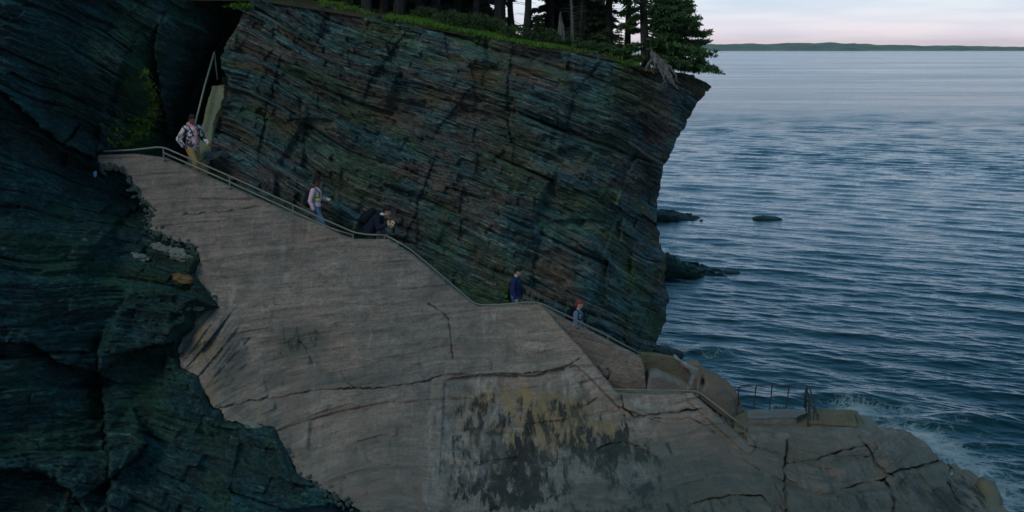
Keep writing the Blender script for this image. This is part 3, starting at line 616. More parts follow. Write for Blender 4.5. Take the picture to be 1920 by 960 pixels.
# ------------------------------------------------------------------ far shore
def far_land():
    m = M('wooded_shore', .95, .1); p = m.geo(); n = m.ramp(m.noise(m.map(p, (.012, .012, .05)), 1, 6, .7), [(.35, 0.0), (.65, 1.0)])
    m.col(m.mix(n, (.05, .10, .06), (.26, .31, .18)))
    xs = np.linspace(-4000, 5200, 900); rows = []; D0 = 4300
    prof = 20 + 9 * fbm(xs / 700, xs * 0, 0, 3, 4) + 10 * np.exp(-((xs - 1010) / 330) ** 2) + 5.5 * fbm(xs / 70, xs * 0, 0, 4, 9) - 5 * sstep(1200, 1900, xs)
    for k, (f, d) in enumerate([(0, 0), (.12, 6), (.35, 60), (.7, 160), (1, 300), (.9, 500), (0, 900)]):
        zz = prof * f * (1 + .12 * fbm(xs / 40, xs * 0 + k, 0, 3, 40 + k)); rows.append(np.stack([xs, D0 + d + 60 * fbm(xs / 300, xs * 0, 0, 3, 66), zz + (.0 if k else -1)], 1))
    co = np.concatenate(rows); n_ = len(xs); idx = np.arange(len(co)).reshape(-1, n_)
    q = np.stack([idx[:-1, :-1], idx[:-1, 1:], idx[1:, 1:], idx[1:, :-1]], 2).reshape(-1, 4)
    tag(link('hills', mesh_np('hills', co, q), m.m), kind='structure')
far_land()
HAZE = True
if HAZE:
    mb = MB(); mb.box((-6500, -400, -3), (7500, 5600, 42)); hm = bpy.data.materials.new('haze'); hm.use_nodes = True; nt = hm.node_tree; nt.nodes.clear()
    o_ = nt.nodes.new('ShaderNodeOutputMaterial'); v_ = nt.nodes.new('ShaderNodeVolumePrincipled'); nt.links.new(v_.outputs[0], o_.inputs['Volume'])
    v_.inputs['Color'].default_value = (.86, .9, .95, 1); v_.inputs['Density'].default_value = 9e-5; v_.inputs['Anisotropy'].default_value = .2
    tag(mb.build('haze', hm), kind='stuff')

# ------------------------------------------------------------------ rocks awash
def sea_rock(px0, px1, pyw, h, depth, label, seed, lichen=0, lean=.3):
    Y = float(Ysea(pyw)) + depth * .5; c0 = pt(px0, pyw, Y); c1 = pt(px1, pyw, Y); L = (c1 - c0).length
    nu, nv = 120, 60; U, V = np.meshgrid(np.linspace(-1, 1, nu), np.linspace(-1, 1, nv))
    r = np.clip(1 - np.abs(U) ** 2.2 - np.abs(V) ** 2.4, -.4, 1); prof = (1 - lean * 1.4 * (U + .2)); x = c0.x + (U + 1) / 2 * L; y = Y + V * depth
    z = h * np.sign(r) * np.abs(r) ** .6 * np.clip(prof, .15, 2) * .7
    z += h * .35 * fbm(x / .8, y / 1.2, 0, 4, seed) - .02; a, w = strata(x, y, z, .4, .2, seed); z += .18 * h * ledges(a, z * 2 + x * .3, .3, .8, seed)
    idx = np.arange(nu * nv).reshape(nv, nu); q = np.stack([idx[:-1, :-1], idx[:-1, 1:], idx[1:, 1:], idx[1:, :-1]], 2).reshape(-1, 4)
    me = mesh_np('sea_rock', np.stack([x, y, z], 2).reshape(-1, 3), q); attrv(me, 'strata', np.stack([a, w, y], 2).reshape(-1, 3)); attr(me, 'lichen', np.full(nu * nv, lichen)); attr(me, 'rust', np.zeros(nu * nv))
    tag(link('sea_rock', me, MAT_WETROCK), label, 'rock')
sea_rock(1180, 1312, 411, .62, 1.6, 'dark low rock awash beside the cliff, farthest out', 3, 0, .5)
sea_rock(1190, 1352, 515, .85, 1.6, 'dark wedge of rock with green weed tapering into the sea', 5, .5, .75)
sea_rock(1352, 1388, 511, .10, .5, 'thin dark reef tip just breaking the surface past the wedge rock', 8, 0, .2)
sea_rock(1410, 1466, 412, .28, .9, 'small isolated dark rock surrounded by open water', 9, 0, .2)
sea_rock(1205, 1280, 668, .35, .8, 'wet black rock at the foot of the cliff among foam', 12, 0, .3)
sea_rock(1296, 1362, 664, .16, .5, 'submerged rock with water swirling over it', 14, .4, 0)

# ------------------------------------------------------------------ stepped walkway behind the wall
wtx = [p[0] for p in WALLTOP]; wty = [p[1] for p in WALLTOP]
def walltop(px):
    XX = np.r_[wtx, 1050, 1195, 1215]; YY = np.r_[wty, 592, 668, 690]; return np.interp(px, XX, YY)
def par(px): return np.interp(px, [180, 300, 400, 590, 712, 900, 970, 1080, 1200], [.15, .25, .29, .56, .76, .85, .72, 1.14, 1.15])
def path_z(px):
    Y = 30.0 if px < 800 else 29.85; z = pt(px, float(walltop(px)), Y).z - float(par(px)); return math.floor(z / .17) * .17
def build_path():
    mb = MB(); px = 235.0; last = None; run = None
    edges = []
    while px < 1215:
        z = path_z(px)
        if last is None or abs(z - last) > .01: edges.append((px, z)); last = z
        px += 1
    edges.append((1215, last))
    for (a, z), (b, _) in zip(edges[:-1], edges[1:]):
        x0 = (a - 960) / F * 30.6; x1 = (b - 960) / F * 30.6
        mb.box((x0, 30.66, z - (.4 if a < 420 else 1.2)), (x1 - .002, 31.75, z))
    tag(mb.build('path', MAT_CONC, merge=False), kind='structure')
build_path()
# gully stairs
def gully():
    mb = MB(); x0 = pt(338, 290, 31.8).x; x1 = pt(388, 290, 31.8).x; z0 = path_z(340)
    for k in range(14): mb.box((x0 + k * .03, 31.76 + k * .26, z0 - 1), (x1 + k * .06, 31.76 + (k + 1) * .26 - .003, z0 + .05 + k * .19))
    s = mb.build('stone_steps', MAT_DARKC, merge=False); tag(s, 'dark steps climbing up the narrow gully between the two cliffs', 'steps')
    k = region('kerb_wall', jag([(398, 162), (421, 160), (420, 182), (412, 205), (403, 222), (398, 250), (394, 290), (372, 306), (376, 250), (386, 205)], 6, 1.2, 5), 2, lambda px, py: 31.6 + .012 * (300 - py) + .03 * vn(px / 9, py / 9, 0, 3), plain_concrete('mossy_kerb', (.20, .22, .15), (.12, .15, .09), .5, 5), back=(.25,))
    tag(k, 'pale mossy concrete kerb wall climbing beside the gully steps', 'wall')
    k = region('stone_block', jag([(388, 287), (412, 285), (413, 292), (400, 300), (386, 302)], 5, 1, 6), 2, lambda px, py: 31.5 + 0 * px, MAT_PALE, back=(.3,)); tag(k, 'small pale concrete block at the foot of the gully kerb', 'block')
    t = empty('handrail', pt(368, 300, 31.9), 'bare straight handrail rising steeply through the dark gully', 'handrail')
    o = t.location
    def ch(name, pts, r):
        mb = MB(); mb.tube([Vector(p) - o for p in pts], r); mb.build(name, MAT_PIPE, t, smooth=True)
    ch('rail', [pt(366, 232, 31.9), pt(384, 160, 32.8), pt(402, 98, 33.6)], .028); ch('post', [pt(402, 99, 33.6), pt(408, 150, 33.5)], .020); ch('post', [pt(367, 230, 31.93), pt(367, 318, 31.93)], .022)
gully()

# ------------------------------------------------------------------ railings
def railing(label, runs, posts, mat, r=.024, cat='railing', rp=.02, cool=None):
    a0 = runs[0][1][0]; t = empty('railing', pt(*a0), label, cat); o = t.location
    for name, ptsl in runs:
        P = [pt(*p) - o for p in ptsl]; mb = MB(); Q = [P[0]]
        for i in range(1, len(P) - 1):      # rounded bends
            a, b, c = P[i - 1], P[i], P[i + 1]; d1 = min(.18, (b - a).length * .3); d2 = min(.18, (c - b).length * .3); s0 = b + (a - b).normalized() * d1; s1 = b + (c - b).normalized() * d2
            for k in range(5):
                u = k / 4; Q.append(s0 * (1 - u) ** 2 + b * 2 * u * (1 - u) + s1 * u * u)
        Q.append(P[-1]); mb.tube(Q, r); mb.build(name, mat, t, smooth=True)
    for top, bot in posts:
        mb = MB(); mb.tube([pt(*top) - o, pt(*bot) - o], rp); q = pt(*bot) - o; mb.tube([q + Vector((0, 0, .0)), q + Vector((0, 0, .015))], rp * 2.2); mb.build('post', mat, t, smooth=False)
    return t
RY = 30.12
railing('upper double pipe railing on the wall top beside the man in tan trousers', [('top_rail', [(194, 284, 30.4), (250, 281, 30.35), (304, 275, 30.3), (430, 330, 30.2), (549, 384, 30.15), (600, 408, RY), (664, 436, RY), (690, 440, RY), (727, 441, RY)]),
        ('lower_rail', [(306, 286, 30.3), (430, 341, 30.2), (549, 396, 30.15), (620, 428, RY), (662, 441, RY)])],
        [((306, 276, 30.3), (307, 299, 30.3)), ((430, 330, 30.2), (431, 353, 30.2)), ((549, 385, 30.15), (549, 405, 30.15)), ((662, 438, RY), (662, 456, RY)), ((721, 441, RY), (721, 456, RY))], MAT_PIPE)
railing('long single pipe rail running down from the crouching man to the walkway end', [('top_rail', [(729, 444, 30.1), (768, 466, 30.1), (830, 518, 30.0), (893, 572, 29.97), (940, 571, 29.95), (995, 566, 29.95), (1016, 569, 29.95), (1080, 600, 29.95), (1140, 630, 30.0), (1202, 664, 30.05)])],
        [((745, 453, 30.1), (746, 470, 30.1)), ((832, 519, 30.0), (832, 532, 30.0)), ((897, 573, 29.97), (897, 581, 29.97)), ((980, 567, 29.95), (980, 578, 29.95)), ((992, 566, 29.95), (992, 576, 29.95)), ((1082, 601, 29.95), (1082, 614, 29.95)), ((1140, 631, 30.0), (1140, 645, 30)), ((1197, 662, 30.05), (1197, 672, 30.05))], MAT_PIPE, r=.022)
railing('low olive pipe rail along the lower wall top above the sea landing', [('top_rail', [(1152, 730, 28.1), (1225, 732, 28.05), (1308, 733, 28.05), (1350, 765, 27.7), (1397, 802, 27.35)])],
        [((1308, 733, 28.05), (1308, 742, 28.02)), ((1397, 802, 27.35), (1398, 816, 27.35)), ((1155, 730, 28.1), (1155, 739, 28.1))], MAT_PIPE2, r=.026)
railing('tall thin black railing at the back edge of the sea landing', [('top_rail', [(1385, 730, 28.75), (1389, 722, 28.72), (1447, 722, 28.7), (1512, 722, 28.65)])],
        [((1385, 728, 28.75), (1384, 760, 28.75)), ((1418, 722, 28.7), (1411, 782, 28.6)), ((1448, 722, 28.7), (1442, 773, 28.7)), ((1480, 722, 28.68), (1473, 773, 28.7))], MAT_BLACKPIPE, r=.014, rp=.016)
railing('black ladder handrails at the corner of the sea landing', [('top_rail', [(1511, 772, 28.5), (1512, 730, 28.55), (1516, 722, 28.5), (1524, 745, 28.2), (1529, 768, 27.9), (1536, 801, 27.6)]),
        ('top_rail', [(1508, 765, 28.6), (1511, 724, 28.6), (1519, 752, 28.2), (1518, 803, 27.5)]), ('lower_rail', [(1512, 750, 28.4), (1522, 760, 28.1), (1534, 780, 27.8)])],
        [((1517, 750, 28.3), (1514, 801, 27.6)), ((1527, 762, 28), (1524, 801, 27.6))], MAT_BLACKPIPE, r=.018, rp=.017)

# ------------------------------------------------------------------ lower right structures
def cfields(me, co, px, py):
    attrv(me, 'strata', np.stack([co[:, 0], co[:, 2] + .3 * co[:, 0], co[:, 1]], 1))
    for a in ('ochre', 'black', 'white'): attr(me, a, np.zeros(len(co)))
    attr(me, 'algae', np.clip(.15 + .5 * fbm(co[:, 0], co[:, 2] * 2, 0, 3, 4), 0, 1))
pan = region('parapet_wall', jag([(1000, 580), (1016, 574), (1036, 588), (1067, 605), (1140, 641), (1192, 667), (1203, 674), (1208, 688), (1210, 710), (1213, 760), (1150, 760), (1000, 620)], 7, .8, 21), 2,
             lambda px, py: 29.98 + .03 * fbm(px / 20, py / 20, 0, 3, 2) + sum(.12 * np.exp(-(seg_dist(px, py, wavy(pl, 1.2, 9))[0] / 1.7) ** 2) for pl in [[(1122, 690), (1130, 705), (1138, 712)], [(1140, 692), (1146, 700), (1142, 710), (1136, 714), (1128, 712)]]), MAT_CONC, back=(.28,), fields=cfields)
tag(pan, 'sloping concrete parapet below the woman with the black backpack, ending in a rounded corner', 'wall')
dk = region('side_wall', jag([(1200, 664), (1212, 664), (1240, 667), (1266, 672), (1285, 686), (1313, 706), (1306, 730), (1300, 765), (1196, 765)], 7, .8, 22), 2, lambda px, py: 31.0 - .004 * (px - 1200) + .03 * fbm(px / 15, py / 15, 0, 3, 4), MAT_DARKC, back=(.25,))
tag(dk, 'dark mossy concrete panel between the rounded parapet and the tan curved wall', 'wall')
sl = region('sloping_slab', [(1221, 706), (1240, 707), (1292, 727), (1300, 735), (1300, 760), (1212, 760), (1214, 730)], 3, lambda px, py: 29.9 + 0 * px, MAT_PALE, back=(.8,)); tag(sl, 'pale triangular concrete slab resting against the dark panel', 'slab')
bs = region('painted_edge', jag([(1264, 671), (1270, 671), (1297, 690), (1319, 700), (1320, 706), (1307, 734), (1290, 733), (1300, 707), (1290, 692)], 5, 1.4, 23), 1.6, lambda px, py: 29.6 + .04 * vn(px / 6, py / 6, 0, 3), plain_concrete('chipped_bluish_render', (.27, .32, .33), (.11, .135, .13), .6, 4), back=(.35,))
tag(bs, 'chipped bluish white render strip at the edge of the dark panel', 'trim')
tb = region('concrete_block', jag([(1280, 688), (1296, 684), (1314, 684), (1320, 692), (1326, 702), (1312, 715), (1290, 712)], 6, 1, 24), 2, lambda px, py: 30.3 + 0 * px, MAT_TANC, back=(.5,)); tag(tb, 'small tan concrete block behind the top of the curved wall', 'block')
def curved():
    poly = [(1306, 741), (1309, 716), (1319, 695), (1332, 701), (1354, 713), (1374, 728), (1385, 741), (1391, 756), (1393, 772), (1392, 790), (1390, 806), (1350, 776)]
    def dp(px, py):
        d, _, _, _ = seg_dist(px, py, [(1319, 695), (1354, 713), (1385, 741), (1393, 772), (1392, 800)]); Y = 28.75 - .004 * (1391 - px) - .35 * sstep(0, 40, d) ** .7
        e = sstep(12, 10, d); Y = Y + .10 * e
        return Y + .4 * np.exp(-(np.hypot((px - 1318) * .9, (py - 716) * .35) / 3.2) ** 2)
    c = region('curved_wall', poly, 1.6, dp, MAT_TANC, back=(.1, .3, .5), smooth=False); tag(c, 'smooth tan curved concrete wall sweeping down to the sea landing', 'wall')
curved()
def lower_steps():
    mb = MB()
    for k in range(9):
        px = 1300 + k * 12; a = pt(px, 752 + k * 9.2, 28.35 - .07 * k); mb.box((a.x, a.y - .05, a.z - 1.2), (a.x + .155, a.y + .9, a.z + .05))
    tag(mb.build('stone_steps', MAT_DARKC, merge=False), 'dark narrow steps between the olive rail and the tan curved wall', 'steps')
lower_steps()
def deck():
    f = lambda px, py, z: pt(px, py, float(Ysea(py, z)))
    def prism(name, pts, z0, mat, label, cat, bevel=.02, seed=3, top=None):
        mb = MB(); n = len(pts); A = [Vector((p.x, p.y, p.z)) for p in pts]; B = [Vector((p.x, p.y, z0)) for p in pts]
        mb.add(A + B, [tuple(range(n))] + [(i, (i + 1) % n, n + (i + 1) % n, n + i) for i in range(n)] + [tuple(range(2 * n - 1, n - 1, -1))]); o = mb.build(name, mat, bevel=bevel)
        bm = bmesh.new(); bm.from_mesh(o.data); bmesh.ops.triangulate(bm, faces=bm.faces); bmesh.ops.subdivide_edges(bm, edges=bm.edges, cuts=7, use_grid_fill=True)
        for v in bm.verts:
            a = np.array([v.co.x]); k = float(fbm(a / .35, np.array([v.co.y]) / .35, v.co.z * 2, 3, seed)); k2 = float(fbm(a / .35 + 9, np.array([v.co.y]) / .35, v.co.z * 2, 3, seed)); v.co += Vector((k2, k, k * .6)) * .05
        bm.to_mesh(o.data); bm.free(); tag(o, label, cat)
    prism('sea_landing', [f(1380, 808, .80), f(1622, 808, .80), f(1606, 770, .80), f(1380, 770, .80)], -1, MAT_DECK, 'mossy yellowish concrete landing at the bottom of the steps by the sea', 'landing', .03)
    prism('concrete_kerb', [f(1404, 782, .97), f(1494, 782, .97), f(1514, 769, .97), f(1404, 769, .97)], .2, MAT_PALE, 'low pale kerb along the back of the sea landing under the black railing', 'kerb', .02, 5)
    prism('raised_slab', [f(1520, 792, .98), f(1606, 797, .98), f(1596, 767, .98), f(1530, 768, .98)], .1, plain_concrete('ochre_slab', (.20, .175, .115), (.115, .08, .04), .6, 30), 'raised ochre stained slab at the outer end of the sea landing', 'slab', .03, 7)
    prism('wave_step', [f(1596, 808, .55), f(1650, 808, .55), f(1632, 780, .55), f(1600, 778, .55)], -1, MAT_PALE, 'wet pale concrete ledge at the seaward corner below the raised slab', 'ledge', .03, 8)
deck()
def misc():
    mb = MB(); P = [pt(1838, 905, 25.3), pt(1852, 915, 25.1), pt(1862, 938, 24.7), pt(1860, 962, 24.2), pt(1850, 1000, 23.4)]; mb.tube(P, [.16, .2, .2, .2, .2], 14)
    tag(mb.build('concrete_pipe', plain_concrete('yellow_stained_pipe', (.19, .18, .12), (.13, .14, .12), .6, 40), smooth=True), 'rounded yellow stained concrete pipe end at the lower right edge', 'pipe')
    mb = MB(); A = [pt(684, 453, 30.2), pt(686, 448, 30.2), pt(695, 446, 30.2), pt(703, 448, 30.2), pt(706, 453, 30.2)]; mb.tube(A, .013, 6); tag(mb.build('wire_hoop', MAT_BLACKPIPE, smooth=True), 'small bent rusty wire hoop on the wall top beside the crouching man', 'hoop')
    m = simple('blue_rag', (.25, .38, .75), .8, .5, 20); mb = MB(); c = pt(178, 327, 30.0); mb.ell(c, (.05, .05, .08), 10); mb.ell(c + Vector((.02, 0, .05)), (.03, .04, .04), 8)
    tag(mb.build('rag', m, smooth=True), 'tiny pale blue rag snagged on the dark rock left of the wall top', 'rag')
misc()
def stones():
    white = plain_concrete('pale_quartz', (.22, .25, .23), (.10, .13, .12), .6, 70); orange = plain_concrete('orange_stone', (.20, .125, .055), (.10, .08, .05), .5, 75)
    L = [(262, 481, 20, 9, white, 'small pale quartz lump leftmost in the rubble line by the wall edge'), (302, 466, 26, 13, white, 'pale quartz lump in the rubble by the upper notch of the wall'), (338, 478, 26, 16, white, 'largest pale quartz lump touching the notch of the wall edge'),
         (342, 521, 26, 10, orange, 'rusty orange stone in the rock crack left of the wall'), (372, 577, 13, 5, white, 'bright white chip in the dark cleft left of the wall'), (352, 578, 8, 3, white, 'tiny white chip just left of the bright one in the cleft'),
         (478, 800, 34, 10, white, 'streaked pale stone wedged under the lower step of the wall edge')]
    for k, (px, py, w, h, m, lab) in enumerate(L):
        Y = float(min(left_depth(np.array([px * 1.]), np.array([py * 1.]))[0], 40)); q = F / Y; bm = bmesh.new(); bmesh.ops.create_icosphere(bm, subdivisions=4, radius=1); r = random.Random(k); c = pt(px, py, Y)
        for v in bm.verts:
            n = v.co.copy(); f = .75 + .6 * float(fbm(np.array([n.x * 1.6 + k * 9]), np.array([n.y * 1.6]), n.z * 1.6, 3, 5)); v.co = Vector((n.x * w / q * f, n.y * .22 * f, n.z * h / q * f + n.x * w / q * -.25))
        me = bpy.data.meshes.new('stone'); bm.to_mesh(me); bm.free(); o = link('stone', me, m); o.location = c; tag(o, lab, 'stone')
stones()
def rubble():
    r = np.random.default_rng(8); e = [p for p in WALLPOLY if p[0] < 700 and p[1] > float(np.interp(p[0], [q[0] for q in WALLTOP], [q[1] for q in WALLTOP])) + 22]; mb = MB(); m = plain_concrete('broken_slate', (.045, .085, .085), (.10, .11, .09), .5, 90)
    for k in range(420):
        p = e[r.integers(0, len(e))]; px = p[0] - abs(r.normal(0, 7)) + 2; py = p[1] + r.normal(0, 5); Y = float(min(WT(np.array([px]), np.array([py]))[0] + .02, left_depth(np.array([px]), np.array([py]))[0])) if k < 0 else float(WT(px, py)) + .03
        c = pt(px, py, Y); q = r.uniform(.02, .075); R = Matrix.Rotation(r.uniform(0, 6.28), 3, 'Y') @ Matrix.Rotation(r.uniform(0, 6.28), 3, 'X'); mb.ell(c, (q * r.uniform(.8, 1.6), q * .7, q * r.uniform(.5, .9)), 6, R)
    tag(mb.build('rubble', m, merge=False), kind='stuff')
rubble()

# ------------------------------------------------------------------ headland ground and forest
_tp = np.array(CLIFFPOLY_R[:12], float); _tx, _ty, _tz = PX(_tp[:, 0], _tp[:, 1], CLP(_tp[:, 0], _tp[:, 1])); _tY = CLP(_tp[:, 0], _tp[:, 1])
def ground_z(x, Y):
    x = np.asarray(x, float); Y = np.asarray(Y, float); base = np.interp(x, _tx, _tz); e = np.interp(x, _tx, _tY)
    t = np.clip(Y - e, 0, 60)
    return base + .02 + .10 * fbm(x / 1.4, Y / 1.6, 0, 3, 21) * sstep(0, 1, t) + .16 * sstep(0, 2.5, t) * sstep(4.6, 2.5, x) + .35 * sstep(4, 30, t) * sstep(3.5, 1, x) - .02 * t * sstep(2.5, 4.5, x)
def edgeY(x): return np.interp(x, _tx, _tY)
def headland():
    xs = np.linspace(-26, _tx[-1] - .25, 220); ts = np.r_[np.linspace(.02, 6, 50), np.linspace(6.6, 55, 50)]
    X, T = np.meshgrid(xs, ts); X = np.minimum(X, _tx[-1] - .3 - .05 * T); Y = edgeY(X) + T; Z = ground_z(X, Y); n = X.shape
    Z[0] -= .1
    idx = np.arange(X.size).reshape(n); q = np.stack([idx[:-1, :-1], idx[:-1, 1:], idx[1:, 1:], idx[1:, :-1]], 2).reshape(-1, 4)
    m = M('forest_floor', .95, .1); p = m.geo(); a = m.noise(p, 1.2, 5); m.col(m.mix(m.ramp(a, [(.4, 0.0), (.6, 1.0)]), (.035, .050, .022), (.075, .06, .04))); m.bump(m.noise(p, 6, 5), .05)
    tag(link('ground', mesh_np('ground', np.stack([X, Y, Z], 2).reshape(-1, 3), q, smooth=True), m.m), kind='structure')
headland()
def leaf_mat(name, a, b):
    m = M(name, .7, .2); v = m.obj(); n = m.noise(v, 3.5, 3); g = m.n('ShaderNodeNewGeometry').outputs['Random Per Island']
    c = m.mix(m.math('ADD', m.math('MULTIPLY', n, .6), m.math('MULTIPLY', g, .45)), a, b); m.col(c); return m.m
NEEDLE = leaf_mat('spruce_needles', (.012, .035, .018), (.055, .105, .045)); NEEDLE2 = leaf_mat('pine_needles', (.020, .062, .026), (.085, .180, .062))
GRASSM = leaf_mat('grass_blades', (.035, .10, .016), (.11, .26, .034)); FERN = leaf_mat('fern_fronds', (.09, .18, .03), (.26, .38, .07)); BUSH = leaf_mat('bush_leaves', (.020, .050, .022), (.065, .12, .045))
def bark_mat(name, c):
    m = M(name, .9, .2); p = m.obj(); n = m.noise(m.map(p, (9, 9, 2)), 1.6, 6, .65); m.col(m.mix(m.ramp(n, [(.35, 0.0), (.65, 1.0)]), tuple(x * .5 for x in c), tuple(x * 1.5 for x in c))); m.bump(n, .04); return m.m
BARK = bark_mat('bark', (.030, .035, .036)); DEADW = bark_mat('bleached_wood', (.115, .125, .125))
def blades(base, dirs, length, width, r, up=None):
    """thin folded triangles: base (n,3), unit dirs (n,3)"""
    n = len(base); rnd = r.normal(size=(n, 3)); side = np.cross(dirs, rnd); side /= np.linalg.norm(side, axis=1)[:, None] + 1e-9
    L = length * r.uniform(.7, 1.2, (n, 1)); w = width * r.uniform(.7, 1.3, (n, 1))
    a = base - side * w * .4; b = base + side * w * .4; m1 = base + dirs * L * .55 + side * w * .6; m2 = base + dirs * L * .55 - side * w * .6; t = base + dirs * L
    co = np.stack([a, b, m1, t, m2], 1).reshape(-1, 3); i = np.arange(n)[:, None] * 5
    return co, np.concatenate([i + np.array([[0, 1, 2, 4]])]), np.concatenate([i + np.array([[4, 2, 3]])])
def unit(v): return v / (np.linalg.norm(v, axis=-1, keepdims=True) + 1e-9)
def bough(p0, p1, r, droop=.12, nt=10, spread=.5, tuft=26, ln=.12, wd=.022):
    """branch from p0 to p1 carrying side twigs with needle tufts -> (twig lines, blade bases, blade dirs)"""
    p0 = np.array(p0, float); p1 = np.array(p1, float); d = p1 - p0; Ltot = np.linalg.norm(d); lines = []; B = []; D = []
    q = [p0 + d * t + np.array([0, 0, 1]) * (4 * droop * Ltot * t * (t - 1)) * -.5 * (1 if droop < 0 else -1) for t in np.linspace(0, 1, 6)]; lines.append((q, .018 + .010 * Ltot, .005))
    for k in range(nt):
        t = .25 + .75 * (k + r.uniform()) / nt; i = min(4, int(t * 5)); b = q[i] + (q[i + 1] - q[i]) * (t * 5 - i)
        sd = unit(np.cross(d, [0, 0, 1])) * r.choice([-1, 1]); tw = unit(unit(d) * r.uniform(.4, 1.1) + sd * r.uniform(.2, 1) + np.array([0, 0, 1]) * r.uniform(-.12, .3)) * Ltot * spread * (1.15 - t * .75) * r.uniform(.5, 1)
        e = b + tw; lines.append(([b, b + tw * .5 + [0, 0, -.01], e], .006, .002)); nn = max(2, int(np.linalg.norm(tw) / .10))
        for u in np.linspace(.3, 1, nn):
            c = b + tw * u; n = tuft; B.append(c + r.normal(0, .03, (n, 3)) * [1, 1, .5]); D.append(unit(unit(tw) * .55 + r.normal(0, .55, (n, 3)) + np.array([0, 0, .22])))
    return lines, np.concatenate(B), np.concatenate(D)
def lines_mb(mb, lines, n=5):
    for q, a, b in lines: mb.tube([Vector(p) for p in q], [a + (b - a) * i / (len(q) - 1) for i in range(len(q))], n)
def spruce_meshes(seed, H, low, R, dens, dead=False):
    r = np.random.default_rng(seed); mb = MB(); tr = .07 + H * .0075
    q = [Vector((.06 * H * .15 * math.sin(i * .9 + seed), .02 * i * math.cos(seed), H * i / 9)) for i in range(10)]; mb.tube(q, [tr * (1 - .9 * (i / 9)) + (.04 if i == 0 else 0) for i in range(10)], 9)
    B = []; D = []
    for k in range(int(10 + low * 8)):       # dead lower branches
        z = r.uniform(.4, max(low + 1, 1.5)); a = r.uniform(0, 6.28); L = r.uniform(.3, 1.1); p = Vector((0, 0, z)); e = p + Vector((math.cos(a) * L, math.sin(a) * L, r.uniform(-.2, .15)))
        mb.tube([p, (p + e) / 2 + Vector((0, 0, .05)), e], [.014, .009, .003], 4)
        for u in (.45, .7): c = p + (e - p) * u; mb.tube([c, c + Vector((r.uniform(-.25, .25), r.uniform(-.25, .25), r.uniform(-.12, .12)))], [.005, .002], 3)
    if not dead:
        z = low
        while z < H * .97:
            t = (z - low) / (H - low); L = R * (1 - t) ** .8 * r.uniform(.8, 1.1) + .15; nb = max(4, int(7 * (1 - t * .4) * dens)); a0 = r.uniform(0, 6.28)
            for k in range(nb):
                a = a0 + 6.283 * k / nb + r.uniform(-.3, .3); dr = r.uniform(.15, .42) * (1 - t); P = np.array([0, 0, z + r.uniform(-.1, .1)]); l = L * r.uniform(.7, 1.1); d = np.array([math.cos(a), math.sin(a), -dr]) ; mb.tube([Vector(P), Vector(P + d * l)], [.02 * (1 - t) + .006, .003], 4)
                m_ = max(3, int(l / .09)); u = np.linspace(.15, 1, m_); c = P + d * l * u[:, None]; sd = np.array([-math.sin(a), math.cos(a), 0])
                for s_ in (-1, 1):
                    w = .34 * l * (1 - u) ** .7 + .08
                    for f in (.25, .6, .95):
                        B.append(c + sd * s_ * (w * f)[:, None] + r.normal(0, .03, c.shape)); D.append(unit(d * .6 + sd * s_ * .8 + r.normal(0, .25, c.shape) + np.array([0, 0, -.12])))
                B.append(c); D.append(unit(d + r.normal(0, .3, c.shape)))
            z += r.uniform(.22, .36) * (1 + t * .3)
    me_t = mb.build('trunk', BARK, merge=False); tm = me_t.data; bpy.data.objects.remove(me_t)
    if dead: return tm, None
    co, qd, tr_ = blades(np.concatenate(B), np.concatenate(D), .26, .055, r); cm = mesh_np('crown', co, qd, tr_); cm.materials.append(NEEDLE); return tm, cm
